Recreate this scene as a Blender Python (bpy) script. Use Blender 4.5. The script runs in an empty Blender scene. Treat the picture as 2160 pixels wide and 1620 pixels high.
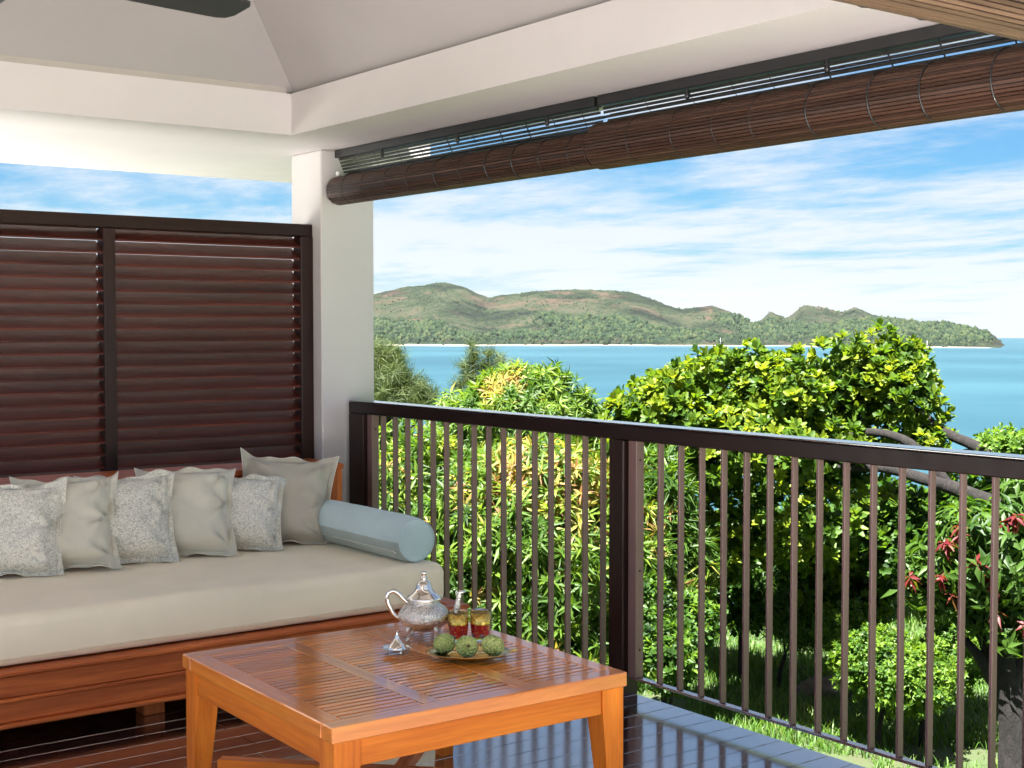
import bpy, bmesh, math, random
import numpy as np
from mathutils import Vector, Matrix, Euler, noise

random.seed(7); rng = np.random.default_rng(11)
R = math.radians
sc = bpy.context.scene
COL = sc.collection

# ------------------------------------------------------------------ camera, sky, sun, exposure
CAM_H = 1.40; YAW = R(36.685); PITCH = R(2.4); FPX = 2890.0
cam_d = bpy.data.cameras.new('camera'); cam = bpy.data.objects.new('camera', cam_d); COL.objects.link(cam)
cam.location = (0, 0, CAM_H); cam.rotation_euler = (R(90) - PITCH, 0, -YAW)
cam_d.sensor_width = 36; cam_d.lens = FPX / 2160 * 36; cam_d.clip_start = 0.05; cam_d.clip_end = 20000
sc.camera = cam

SUN_EL = R(65); SUN_AZ = math.atan2(-0.43, -0.90)      # direction the sun stands in (x, y)
world = bpy.data.worlds.new('World'); sc.world = world; world.use_nodes = True
wn = world.node_tree; wn.nodes.clear()
def wnode(t, **k):
    n = wn.nodes.new(t)
    for a, v in k.items(): setattr(n, a, v)
    return n
out = wnode('ShaderNodeOutputWorld'); bg = wnode('ShaderNodeBackground'); bg.inputs['Strength'].default_value = 0.05
sky = wnode('ShaderNodeTexSky', sky_type='NISHITA', sun_disc=False)
sky.sun_elevation = SUN_EL; sky.sun_rotation = math.atan2(math.cos(SUN_AZ), math.sin(SUN_AZ))
sky.altitude = 0; sky.air_density = 1.0; sky.dust_density = 0.6; sky.ozone_density = 1.6
tc = wnode('ShaderNodeTexCoord'); sep = wnode('ShaderNodeSeparateXYZ')
wn.links.new(tc.outputs['Generated'], sep.inputs[0])
def wmath(op, a, b=None, clamp=False):
    n = wnode('ShaderNodeMath', operation=op, use_clamp=clamp)
    for i, v in enumerate((a, b)):
        if v is None: continue
        if isinstance(v, (int, float)): n.inputs[i].default_value = v
        else: wn.links.new(v, n.inputs[i])
    return n.outputs[0]
zc = wmath('MAXIMUM', sep.outputs['Z'], 0.0); den = wmath('ADD', zc, 0.07)
px_ = wmath('DIVIDE', sep.outputs['X'], den); py_ = wmath('DIVIDE', sep.outputs['Y'], den)
cmb = wnode('ShaderNodeCombineXYZ'); wn.links.new(px_, cmb.inputs[0]); wn.links.new(py_, cmb.inputs[1])
mp = wnode('ShaderNodeMapping'); mp.inputs['Rotation'].default_value = (0, 0, R(30)); mp.inputs['Scale'].default_value = (1.0, 0.62, 1)
mp.inputs['Location'].default_value = (9, 28, 0)
wn.links.new(cmb.outputs[0], mp.inputs[0])
nz1 = wnode('ShaderNodeTexNoise'); nz1.inputs['Scale'].default_value = 0.55; nz1.inputs['Detail'].default_value = 9; nz1.inputs['Roughness'].default_value = 0.62; nz1.inputs['Distortion'].default_value = 0.5
nz2 = wnode('ShaderNodeTexNoise'); nz2.inputs['Scale'].default_value = 2.3; nz2.inputs['Detail'].default_value = 8; nz2.inputs['Roughness'].default_value = 0.68
wn.links.new(mp.outputs[0], nz1.inputs['Vector']); wn.links.new(mp.outputs[0], nz2.inputs['Vector'])
cl = wmath('ADD', wmath('MULTIPLY', nz1.outputs['Fac'], 0.62), wmath('MULTIPLY', nz2.outputs['Fac'], 0.38))
mr = wnode('ShaderNodeMapRange', interpolation_type='SMOOTHSTEP'); mr.inputs['From Min'].default_value = 0.40; mr.inputs['From Max'].default_value = 0.60
bi = wnode('ShaderNodeMapRange'); bi.inputs['From Min'].default_value = 0.02; bi.inputs['From Max'].default_value = 0.10; bi.inputs['To Min'].default_value = 0.10; bi.inputs['To Max'].default_value = 0.0
wn.links.new(sep.outputs['Z'], bi.inputs['Value'])
wn.links.new(wmath('ADD', cl, bi.outputs[0]), mr.inputs['Value'])
hz = wnode('ShaderNodeMapRange', interpolation_type='SMOOTHSTEP'); hz.inputs['From Min'].default_value = 0.0; hz.inputs['From Max'].default_value = 0.075; hz.inputs['To Min'].default_value = 0.75; hz.inputs['To Max'].default_value = 0.0
wn.links.new(sep.outputs['Z'], hz.inputs['Value'])
fac = wmath('MAXIMUM', wmath('MULTIPLY', mr.outputs[0], 0.92), hz.outputs[0], True)
tint = wnode('ShaderNodeMix', data_type='RGBA', blend_type='MULTIPLY'); tint.inputs['Factor'].default_value = 1.0
wn.links.new(sky.outputs[0], tint.inputs[6]); tint.inputs[7].default_value = (0.125, 0.245, 0.335, 1)
mixc = wnode('ShaderNodeMix', data_type='RGBA'); mixc.inputs[7].default_value = (2.05, 2.16, 2.3, 1)
wn.links.new(fac, mixc.inputs['Factor']); wn.links.new(tint.outputs[2], mixc.inputs[6])
wn.links.new(mixc.outputs[2], bg.inputs['Color']); wn.links.new(bg.outputs[0], out.inputs[0])

sun_d = bpy.data.lights.new('sun', 'SUN'); sun_d.energy = 5.0; sun_d.angle = R(0.53); sun_d.color = (1.0, 0.96, 0.915)
sun = bpy.data.objects.new('sun', sun_d); COL.objects.link(sun)
sd = Vector((math.cos(SUN_EL) * math.cos(SUN_AZ), math.cos(SUN_EL) * math.sin(SUN_AZ), math.sin(SUN_EL)))
sun.rotation_euler = sd.to_track_quat('Z', 'Y').to_euler()

sc.view_settings.view_transform = 'Standard'; sc.view_settings.look = 'None'
sc.view_settings.exposure = 3.13; sc.view_settings.gamma = 1
try: sc.view_settings.use_curve_mapping = False
except Exception: pass
sc.render.engine = 'CYCLES'
cy = sc.cycles
cy.use_denoising = True; cy.max_bounces = 12; cy.diffuse_bounces = 9; cy.glossy_bounces = 4; cy.transmission_bounces = 6; cy.transparent_max_bounces = 8
cy.sample_clamp_indirect = 6.0; cy.caustics_reflective = False; cy.caustics_refractive = False

# ------------------------------------------------------------------ camera-frame helpers (for siting things at real distances)
FW = Vector((math.sin(YAW), math.cos(YAW), 0)); RT = Vector((math.cos(YAW), -math.sin(YAW), 0))
def site(px, py, d):
    """world point seen at photograph pixel (px, py) at depth d metres"""
    f = Vector((math.sin(YAW) * math.cos(PITCH), math.cos(YAW) * math.cos(PITCH), -math.sin(PITCH)))
    u = RT.cross(f)
    v = f + RT * ((px - 1080) / FPX) - u * ((py - 810) / FPX)
    return Vector((0, 0, CAM_H)) + v * d

# ------------------------------------------------------------------ materials
def new_mat(name):
    m = bpy.data.materials.new(name); m.use_nodes = True
    return m, m.node_tree, m.node_tree.nodes['Principled BSDF']
def node(nt, t, **k):
    n = nt.nodes.new(t)
    for a, v in k.items(): setattr(n, a, v)
    return n
def ramp(nt, fac, stops):
    r = node(nt, 'ShaderNodeValToRGB'); e = r.color_ramp.elements
    while len(e) < len(stops): e.new(0.5)
    for i, (p, c) in enumerate(stops): e[i].position = p; e[i].color = (*c, 1)
    nt.links.new(fac, r.inputs[0]); return r.outputs[0]
def coords(nt, scale, rand=True, kind='Object'):
    t = node(nt, 'ShaderNodeTexCoord'); m = node(nt, 'ShaderNodeMapping'); m.inputs['Scale'].default_value = scale
    nt.links.new(t.outputs[kind], m.inputs[0])
    if rand:
        oi = node(nt, 'ShaderNodeObjectInfo'); vm = node(nt, 'ShaderNodeVectorMath', operation='SCALE'); vm.inputs[0].default_value = (37, 53, 71)
        nt.links.new(oi.outputs['Random'], vm.inputs['Scale']); nt.links.new(vm.outputs[0], m.inputs['Location'])
    return m.outputs[0]
def noise_n(nt, vec, scale, detail=5, rough=0.55, dist=0.0):
    n = node(nt, 'ShaderNodeTexNoise'); n.inputs['Scale'].default_value = scale; n.inputs['Detail'].default_value = detail
    n.inputs['Roughness'].default_value = rough; n.inputs['Distortion'].default_value = dist
    nt.links.new(vec, n.inputs['Vector']); return n.outputs['Fac']
def bump(nt, b, h, strength, dist=0.01):
    n = node(nt, 'ShaderNodeBump'); n.inputs['Strength'].default_value = strength; n.inputs['Distance'].default_value = dist
    nt.links.new(h, n.inputs['Height']); nt.links.new(n.outputs[0], b.inputs['Normal'])
def rand_value(nt, col, lo, hi):
    oi = node(nt, 'ShaderNodeObjectInfo'); mr = node(nt, 'ShaderNodeMapRange'); mr.inputs['To Min'].default_value = lo; mr.inputs['To Max'].default_value = hi
    nt.links.new(oi.outputs['Random'], mr.inputs[0]); h = node(nt, 'ShaderNodeHueSaturation')
    nt.links.new(mr.outputs[0], h.inputs['Value']); nt.links.new(col, h.inputs['Color']); return h.outputs[0]

def wood(name, dark, light, rough=0.35, coat=0.0, axis='x', ior=1.5, coat_ior=1.5, vary=(0.8, 1.2), relief=0.15, coat_rough=0.12, spec=0.5):
    m, nt, b = new_mat(name)
    s = {'x': (1.2, 22, 22), 'y': (22, 1.2, 22), 'z': (22, 22, 1.2)}[axis]
    v = coords(nt, s)
    n1 = noise_n(nt, v, 1.0, 7, 0.62, 0.9); n2 = noise_n(nt, v, 5.5, 4, 0.6)
    mx = node(nt, 'ShaderNodeMath', operation='MULTIPLY_ADD'); nt.links.new(n2, mx.inputs[0]); mx.inputs[1].default_value = 0.3; nt.links.new(n1, mx.inputs[2])
    c = ramp(nt, mx.outputs[0], [(0.38, dark), (0.62, tuple((a + b_) / 2 for a, b_ in zip(dark, light))), (0.85, light)])
    c = rand_value(nt, c, *vary)
    nt.links.new(c, b.inputs['Base Color'])
    v2 = coords(nt, (3, 3, 3)); n3 = noise_n(nt, v2, 6, 5)
    rr = node(nt, 'ShaderNodeMapRange'); rr.inputs['To Min'].default_value = rough * 0.75; rr.inputs['To Max'].default_value = rough * 1.35
    nt.links.new(n3, rr.inputs[0]); nt.links.new(rr.outputs[0], b.inputs['Roughness'])
    b.inputs['IOR'].default_value = ior
    b.inputs['Coat Weight'].default_value = coat; b.inputs['Coat Roughness'].default_value = coat_rough; b.inputs['Coat IOR'].default_value = coat_ior
    b.inputs['Specular IOR Level'].default_value = spec
    bump(nt, b, mx.outputs[0], relief, 0.002)
    return m
M = {}
for ax in 'xyz':
    M['mahog_' + ax] = wood('dark_mahogany_' + ax, (0.022, 0.004, 0.003), (0.135, 0.026, 0.015), 0.38, 0.0, ax, spec=0.3, relief=0.05)
    M['frame_' + ax] = wood('dark_frame_wood_' + ax, (0.014, 0.006, 0.005), (0.034, 0.013, 0.010), 0.36, 0.0, ax, spec=0.25)
    M['bed_' + ax] = wood('red_bed_wood_' + ax, (0.24, 0.038, 0.011), (0.76, 0.20, 0.050), 0.42, 0.05, ax, spec=0.3, vary=(0.85, 1.1))
    M['teakleg_' + ax] = wood('teak_leg_' + ax, (0.50, 0.095, 0.010), (0.88, 0.27, 0.030), 0.45, 0.0, ax, spec=0.25, vary=(0.85, 1.15), relief=0.1)
    M['teak_' + ax] = wood('orange_teak_' + ax, (0.55, 0.125, 0.012), (0.94, 0.33, 0.04), 0.35, 0.9, ax, coat_ior=2.0, coat_rough=0.07, vary=(0.78, 1.22), relief=0.015)
M['deck'] = wood('dark_deck_board', (0.018, 0.007, 0.008), (0.055, 0.022, 0.022), 0.12, 1.0, 'x', ior=3.5, coat_ior=4.0, vary=(0.8, 1.2), relief=0.08, coat_rough=0.13); M['deck'].node_tree.nodes['Principled BSDF'].inputs['Specular Tint'].default_value = (1.0, 0.93, 0.86, 1)
M['toprail'] = wood('rail_wood', (0.006, 0.003, 0.003), (0.016, 0.006, 0.006), 0.3, 0.0, 'y', spec=0.3)
M['slatbrown_y'] = wood('blind_slat_y', (0.020, 0.008, 0.006), (0.085, 0.043, 0.028), 0.42, 0.0, 'y', vary=(0.65, 1.35), spec=0.25, relief=0.03)
M['slatbrown_x'] = wood('blind_slat_x', (0.07, 0.035, 0.022), (0.26, 0.15, 0.09), 0.38, 0.2, 'x', vary=(0.75, 1.25))
M['slattan'] = wood('tan_blind_slat', (0.035, 0.018, 0.012), (0.12, 0.072, 0.046), 0.42, 0.0, 'y', vary=(0.7, 1.3), spec=0.25, relief=0.03)

def plain(name, col, rough=0.5, metal=0.0, var=0.0, vscale=4, bstr=0.0, bscale=60, **k):
    m, nt, b = new_mat(name)
    b.inputs['Roughness'].default_value = rough; b.inputs['Metallic'].default_value = metal
    v = coords(nt, (1, 1, 1), rand=False)
    n = noise_n(nt, v, vscale, 6, 0.6)
    lo = tuple(c * (1 - var) for c in col); hi = tuple(min(1, c * (1 + var)) for c in col)
    nt.links.new(ramp(nt, n, [(0.3, lo), (0.7, hi)]), b.inputs['Base Color'])
    if bstr: bump(nt, b, noise_n(nt, v, bscale, 4, 0.6), bstr, 0.002)
    for a, val in k.items(): b.inputs[a.replace('_', ' ')].default_value = val
    return m
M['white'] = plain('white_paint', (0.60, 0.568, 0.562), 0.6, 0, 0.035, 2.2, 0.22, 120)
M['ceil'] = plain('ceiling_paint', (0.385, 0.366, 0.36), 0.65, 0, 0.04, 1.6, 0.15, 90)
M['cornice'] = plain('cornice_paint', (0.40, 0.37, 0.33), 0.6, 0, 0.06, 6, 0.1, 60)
M['black'] = plain('black_lacquer', (0.012, 0.011, 0.012), 0.35, 0, 0.2, 8)
M['screw'] = plain('dark_screw', (0.03, 0.018, 0.018), 0.35, 0.6)
M['rubber'] = plain('dark_subfloor', (0.02, 0.012, 0.011), 0.8, 0, 0.2)  # dark sub-floor slab beneath the deck boards
M['stone'] = plain('plinth_stone', (0.42, 0.39, 0.34), 0.9, 0, 0.25, 2, 0.5, 12)
M['shingle'] = plain('roof_shingle', (0.20, 0.15, 0.11), 0.9, 0, 0.3, 6, 0.6, 20)
# weathered purple-brown metal of the balusters
m, nt, b = new_mat('brown_baluster_paint'); v = coords(nt, (1, 1, 0.35))
n = noise_n(nt, v, 16, 8, 0.72); n2 = noise_n(nt, v, 3, 3)
c1 = ramp(nt, n2, [(0.3, (0.16, 0.088, 0.083)), (0.7, (0.21, 0.118, 0.110))])
chip = ramp(nt, n, [(0.66, (0, 0, 0)), (0.70, (1, 1, 1))])
mx = node(nt, 'ShaderNodeMix', data_type='RGBA'); nt.links.new(chip, mx.inputs['Factor']); nt.links.new(c1, mx.inputs[6]); mx.inputs[7].default_value = (0.30, 0.24, 0.24, 1)
nt.links.new(mx.outputs[2], b.inputs['Base Color']); b.inputs['Roughness'].default_value = 0.36
bump(nt, b, n, 0.15, 0.002); M['bal'] = m

def fabric(name, col, var=0.06, weave=900, rough=0.9, sheen=0.2, wr=0.25, seams=None):
    m, nt, b = new_mat(name); v = coords(nt, (1, 1, 1))
    n = noise_n(nt, v, 5, 4); lo = tuple(c * (1 - var) for c in col); hi = tuple(min(1, c * (1 + var)) for c in col)
    nt.links.new(ramp(nt, n, [(0.3, lo), (0.7, hi)]), b.inputs['Base Color'])
    b.inputs['Roughness'].default_value = rough; b.inputs['Sheen Weight'].default_value = sheen; b.inputs['Sheen Roughness'].default_value = 0.35
    vw = coords(nt, (1, 1, 3), rand=False)
    w = noise_n(nt, vw, weave, 2, 0.7); big = noise_n(nt, v, 11, 5, 0.55, 0.8)
    a = node(nt, 'ShaderNodeMath', operation='MULTIPLY_ADD'); nt.links.new(w, a.inputs[0]); a.inputs[1].default_value = 0.04; nt.links.new(big, a.inputs[2])
    bump(nt, b, a.outputs[0], wr, 0.012)
    return m
M['cream'] = fabric('cream_mattress_cloth', (0.93, 0.82, 0.63), 0.04, wr=0.08, sheen=0.2)
M['linen'] = fabric('sage_linen', (0.66, 0.63, 0.53), 0.06, wr=0.30)
M['linen2'] = fabric('taupe_linen', (0.50, 0.46, 0.38), 0.06, wr=0.30)
M['trim'] = fabric('pale_piping', (0.72, 0.69, 0.60), 0.04)
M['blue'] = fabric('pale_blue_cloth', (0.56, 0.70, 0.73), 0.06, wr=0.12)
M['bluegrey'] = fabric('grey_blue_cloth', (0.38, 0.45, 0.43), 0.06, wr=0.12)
# coral-sprig print
m, nt, b = new_mat('coral_print'); v = coords(nt, (1, 1, 1), kind='Object')
n = noise_n(nt, v, 74, 0.0, 0.4, 1.0)
pp = node(nt, 'ShaderNodeMath', operation='PINGPONG'); pp.inputs[1].default_value = 0.16; nt.links.new(n, pp.inputs[0])
n2 = noise_n(nt, v, 170, 1); ad = node(nt, 'ShaderNodeMath', operation='MULTIPLY_ADD'); nt.links.new(n2, ad.inputs[0]); ad.inputs[1].default_value = 0.03; nt.links.new(pp.outputs[0], ad.inputs[2])
nt.links.new(ramp(nt, ad.outputs[0], [(0.098, (0.80, 0.77, 0.68)), (0.118, (0.52, 0.515, 0.46))]), b.inputs['Base Color'])
b.inputs['Roughness'].default_value = 0.9; b.inputs['Sheen Weight'].default_value = 0.2
bump(nt, b, noise_n(nt, v, 11, 5, 0.55, 0.8), 0.25, 0.012); M['print'] = m
# silver with engraving
def silver(name, engrave):
    m, nt, b = new_mat(name); b.inputs['Metallic'].default_value = 1; b.inputs['Base Color'].default_value = (0.86, 0.82, 0.76, 1); b.inputs['Roughness'].default_value = 0.12
    if engrave:
        v = coords(nt, (1, 1, 1), rand=False); vo = node(nt, 'ShaderNodeTexVoronoi', feature='DISTANCE_TO_EDGE'); vo.inputs['Scale'].default_value = 95
        nt.links.new(v, vo.inputs['Vector']); n = noise_n(nt, v, 130, 3, 0.6, 2.0)
        a = node(nt, 'ShaderNodeMath', operation='ADD'); nt.links.new(vo.outputs[0], a.inputs[0]); nt.links.new(n, a.inputs[1])
        bump(nt, b, a.outputs[0], 0.75, 0.004)
        nt.links.new(ramp(nt, a.outputs[0], [(0.45, (0.42, 0.36, 0.30)), (0.6, (0.88, 0.84, 0.78))]), b.inputs['Base Color'])
    return m
M['silver'] = silver('polished_silver', False); M['silver_e'] = silver('engraved_silver', True)
m, nt, b = new_mat('gold_print'); v = coords(nt, (1, 1, 1), rand=False); n = noise_n(nt, v, 160, 3, 0.6, 1.0)
nt.links.new(ramp(nt, n, [(0.42, (0.50, 0.30, 0.05)), (0.58, (0.85, 0.60, 0.16))]), b.inputs['Base Color']); b.inputs['Metallic'].default_value = 0.85; b.inputs['Roughness'].default_value = 0.25
bump(nt, b, n, 0.3, 0.002); M['gold'] = m
m, nt, b = new_mat('gold_plate'); b.inputs['Base Color'].default_value = (0.80, 0.60, 0.26, 1); b.inputs['Metallic'].default_value = 1; b.inputs['Roughness'].default_value = 0.2
bump(nt, b, noise_n(nt, coords(nt, (1, 1, 1), rand=False), 45, 3), 0.2, 0.003); M['goldplate'] = m
m, nt, b = new_mat('red_glass'); v = coords(nt, (1, 1, 1), rand=False); n = noise_n(nt, v, 200, 2, 0.6, 1.5)
nt.links.new(ramp(nt, n, [(0.60, (0.42, 0.008, 0.010)), (0.66, (0.85, 0.42, 0.10))]), b.inputs['Base Color']); b.inputs['Roughness'].default_value = 0.08; b.inputs['Coat Weight'].default_value = 0.6
M['redglass'] = m
m, nt, b = new_mat('clear_glass'); b.inputs['Transmission Weight'].default_value = 1; b.inputs['Roughness'].default_value = 0.02; b.inputs['IOR'].default_value = 1.3; b.inputs['Base Color'].default_value = (0.97, 0.98, 0.98, 1); M['glass'] = m
m, nt, b = new_mat('custard_apple_skin'); v = coords(nt, (1, 1, 1)); n = noise_n(nt, v, 30, 4)
at = node(nt, 'ShaderNodeAttribute', attribute_name='tint')
nt.links.new(ramp(nt, n, [(0.3, (0.24, 0.30, 0.08)), (0.55, (0.42, 0.48, 0.16)), (0.8, (0.55, 0.58, 0.24))]), b.inputs['Base Color']); b.inputs['Roughness'].default_value = 0.55; M['fruit'] = m
M['stem'] = plain('fruit_stem', (0.10, 0.055, 0.03), 0.8, 0, 0.3, 50)

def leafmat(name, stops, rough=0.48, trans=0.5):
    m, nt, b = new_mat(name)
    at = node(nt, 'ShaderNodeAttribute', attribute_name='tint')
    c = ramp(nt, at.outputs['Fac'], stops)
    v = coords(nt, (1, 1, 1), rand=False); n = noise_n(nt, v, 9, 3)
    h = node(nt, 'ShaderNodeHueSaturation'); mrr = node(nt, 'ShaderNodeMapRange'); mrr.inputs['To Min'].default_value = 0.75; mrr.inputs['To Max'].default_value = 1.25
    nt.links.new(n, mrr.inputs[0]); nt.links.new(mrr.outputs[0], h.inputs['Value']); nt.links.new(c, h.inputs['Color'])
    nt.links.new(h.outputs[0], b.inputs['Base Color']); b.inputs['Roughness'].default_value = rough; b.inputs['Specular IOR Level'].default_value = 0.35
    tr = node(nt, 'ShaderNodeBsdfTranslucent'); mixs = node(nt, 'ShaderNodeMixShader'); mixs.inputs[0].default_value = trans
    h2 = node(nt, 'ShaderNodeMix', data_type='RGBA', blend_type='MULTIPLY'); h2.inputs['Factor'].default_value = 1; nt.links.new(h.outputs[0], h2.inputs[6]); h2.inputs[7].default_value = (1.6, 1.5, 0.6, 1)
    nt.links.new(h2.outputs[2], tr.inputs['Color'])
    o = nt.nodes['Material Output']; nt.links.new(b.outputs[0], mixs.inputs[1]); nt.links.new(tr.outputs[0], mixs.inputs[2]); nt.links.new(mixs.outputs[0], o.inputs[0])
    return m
M['lf_mango'] = leafmat('mango_leaf', [(0.0, (0.0180, 0.0491, 0.0066)), (0.5, (0.0491, 0.1104, 0.0114)), (0.84, (0.1225, 0.1919, 0.0180)), (0.88, (0.2640, 0.2695, 0.0605)), (0.95, (0.2860, 0.2365, 0.0660)), (1.0, (0.2420, 0.1210, 0.0495))])
M['lf_broad'] = leafmat('broad_leaf', [(0.0, (0.026, 0.062, 0.009)), (0.5, (0.062, 0.125, 0.012)), (1.0, (0.165, 0.215, 0.015))])
M['lf_red'] = leafmat('red_flush_leaf', [(0.0, (0.0163, 0.0491, 0.0066)), (0.82, (0.0694, 0.1390, 0.0148)), (0.9, (0.1307, 0.0246, 0.0148)), (1.0, (0.1063, 0.0082, 0.0131))])
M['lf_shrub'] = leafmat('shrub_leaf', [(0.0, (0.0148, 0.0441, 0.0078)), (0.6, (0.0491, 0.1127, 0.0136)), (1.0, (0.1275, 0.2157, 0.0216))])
M['lf_cas'] = leafmat('casuarina_needle', [(0.0, (0.028, 0.048, 0.014)), (1.0, (0.078, 0.110, 0.028))], 0.6, 0.3)
M['grass'] = leafmat('grass_blade', [(0.0, (0.0295, 0.0784, 0.0098)), (0.7, (0.0784, 0.1618, 0.0197)), (1.0, (0.1863, 0.2059, 0.0589))], 0.5, 0.4)
m, nt, b = new_mat('bark'); v = coords(nt, (1, 1, 0.35), rand=False); n = noise_n(nt, v, 22, 8, 0.7, 0.6)
nt.links.new(ramp(nt, n, [(0.35, (0.018, 0.014, 0.012)), (0.55, (0.004, 0.003, 0.0025)), (0.84, (0.018, 0.015, 0.012))]), b.inputs['Base Color']); b.inputs['Roughness'].default_value = 0.95
bump(nt, b, n, 1.0, 0.03); M['bark'] = m
m, nt, b = new_mat('rock'); v = coords(nt, (1, 1, 1), rand=False); n = noise_n(nt, v, 9, 8, 0.7)
nt.links.new(ramp(nt, n, [(0.3, (0.085, 0.055, 0.038)), (0.7, (0.20, 0.145, 0.105))]), b.inputs['Base Color']); b.inputs['Roughness'].default_value = 0.9; bump(nt, b, n, 0.6, 0.03); M['rock'] = m

# ------------------------------------------------------------------ mesh helpers
def link(o, parent=None):
    COL.objects.link(o)
    if parent is not None: o.parent = parent
    return o
def tag(o, label=None, cat=None, group=None, kind=None):
    if label: o['label'] = label
    if cat: o['category'] = cat
    if group: o['group'] = group
    if kind: o['kind'] = kind
    return o
def empty(name, loc=(0, 0, 0), label=None, cat=None, group=None, rz=0):
    o = bpy.data.objects.new(name, None); o.empty_display_size = 0.1
    o.location = loc; o.rotation_euler = (0, 0, rz); COL.objects.link(o); tag(o, label, cat, group); return o
_cache = {}
def box_mesh(sx, sy, sz, b, mat):
    key = (round(sx, 4), round(sy, 4), round(sz, 4), round(b, 4), mat.name)
    if key in _cache: return _cache[key]
    bm = bmesh.new(); bmesh.ops.create_cube(bm, size=1.0); bmesh.ops.scale(bm, vec=(sx, sy, sz), verts=bm.verts)
    if b > 0: bmesh.ops.bevel(bm, geom=list(bm.edges), offset=b, segments=1, affect='EDGES')
    me = bpy.data.meshes.new('box'); bm.to_mesh(me); bm.free(); me.materials.append(mat); _cache[key] = me; return me
def box(name, xr, yr, zr, mat, parent=None, b=0.003, off=(0, 0, 0), rot=None):
    c = [(xr[0] + xr[1]) / 2 - off[0], (yr[0] + yr[1]) / 2 - off[1], (zr[0] + zr[1]) / 2 - off[2]]
    o = bpy.data.objects.new(name, box_mesh(xr[1] - xr[0], yr[1] - yr[0], zr[1] - zr[0], b, mat)); o.location = c
    if rot: o.rotation_euler = rot
    return link(o, parent)
class MB:
    def __init__(s): s.v = []; s.f = []; s.sm = True
    def add(s, vs, fs):
        n = len(s.v); s.v += [tuple(v) for v in vs]; s.f += [tuple(i + n for i in f) for f in fs]
    def lathe(s, prof, seg=32, c=(0, 0, 0), sx=1, sy=1, cap=False):
        vs = []; fs = []; n = len(prof)
        for i in range(seg):
            a = 2 * math.pi * i / seg
            for r, z in prof: vs.append((c[0] + r * math.cos(a) * sx, c[1] + r * math.sin(a) * sy, c[2] + z))
        for i in range(seg):
            j = (i + 1) % seg
            for k in range(n - 1): fs.append((i * n + k, j * n + k, j * n + k + 1, i * n + k + 1))
        if cap:
            fs.append(tuple(i * n for i in range(seg))[::-1]); fs.append(tuple(i * n + n - 1 for i in range(seg)))
        s.add(vs, fs)
    def tube(s, pts, rad, seg=8, cap=True):
        pts = [Vector(p) for p in pts]; n = len(pts)
        if not hasattr(rad, '__len__'): rad = [rad] * n
        vs = []; fs = []; ref = None
        for i, p in enumerate(pts):
            t = (pts[min(i + 1, n - 1)] - pts[max(i - 1, 0)]).normalized()
            if ref is None: ref = t.orthogonal().normalized()
            ref = (ref - t * ref.dot(t)).normalized(); bn = t.cross(ref)
            for k in range(seg):
                a = 2 * math.pi * k / seg; vs.append(p + (ref * math.cos(a) + bn * math.sin(a)) * rad[i])
        for i in range(n - 1):
            for k in range(seg):
                l = (k + 1) % seg; fs.append((i * seg + k, i * seg + l, (i + 1) * seg + l, (i + 1) * seg + k))
        if cap: fs.append(tuple(range(seg))[::-1]); fs.append(tuple((n - 1) * seg + k for k in range(seg)))
        s.add(vs, fs)
    def box(s, xr, yr, zr):
        x0, x1 = xr; y0, y1 = yr; z0, z1 = zr
        s.add([(x0, y0, z0), (x1, y0, z0), (x1, y1, z0), (x0, y1, z0), (x0, y0, z1), (x1, y0, z1), (x1, y1, z1), (x0, y1, z1)],
              [(0, 3, 2, 1), (4, 5, 6, 7), (0, 1, 5, 4), (1, 2, 6, 5), (2, 3, 7, 6), (3, 0, 4, 7)])
    def build(s, name, mat, parent=None, smooth=True, loc=(0, 0, 0), rot=None):
        me = bpy.data.meshes.new(name); me.from_pydata(s.v, [], s.f); me.materials.append(mat)
        if smooth: me.polygons.foreach_set('use_smooth', [True] * len(me.polygons))
        me.update(); o = bpy.data.objects.new(name, me); o.location = loc
        if rot: o.rotation_euler = rot
        return link(o, parent)
def np_mesh(name, V, Q, mat, parent=None, tint=None, smooth=False, loc=(0, 0, 0)):
    """V (n,3), Q (m,4) quads as numpy; tint one value per face"""
    me = bpy.data.meshes.new(name); me.vertices.add(len(V)); me.vertices.foreach_set('co', np.ascontiguousarray(V, dtype=np.float32).ravel())
    k = Q.shape[1]; me.loops.add(len(Q) * k); me.loops.foreach_set('vertex_index', np.ascontiguousarray(Q, dtype=np.int32).ravel())
    me.polygons.add(len(Q)); me.polygons.foreach_set('loop_start', np.arange(0, len(Q) * k, k, dtype=np.int32))
    if smooth: me.polygons.foreach_set('use_smooth', np.ones(len(Q), dtype=bool))
    if tint is not None:
        a = me.attributes.new('tint', 'FLOAT', 'FACE'); a.data.foreach_set('value', np.ascontiguousarray(tint, dtype=np.float32))
    me.materials.append(mat); me.update(calc_edges=True); me.validate()
    o = bpy.data.objects.new(name, me); o.location = loc; return link(o, parent)
def spline(pts, n=8):
    P = [Vector(p) for p in pts]; P = [2 * P[0] - P[1]] + P + [2 * P[-1] - P[-2]]; o = []
    for i in range(1, len(P) - 2):
        for k in range(n):
            t = k / n; a, b_, c, d = P[i - 1], P[i], P[i + 1], P[i + 2]
            o.append(0.5 * ((2 * b_) + (c - a) * t + (2 * a - 5 * b_ + 4 * c - d) * t * t + (3 * b_ - a - 3 * c + d) * t ** 3))
    o.append(P[-2]); return o

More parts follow.
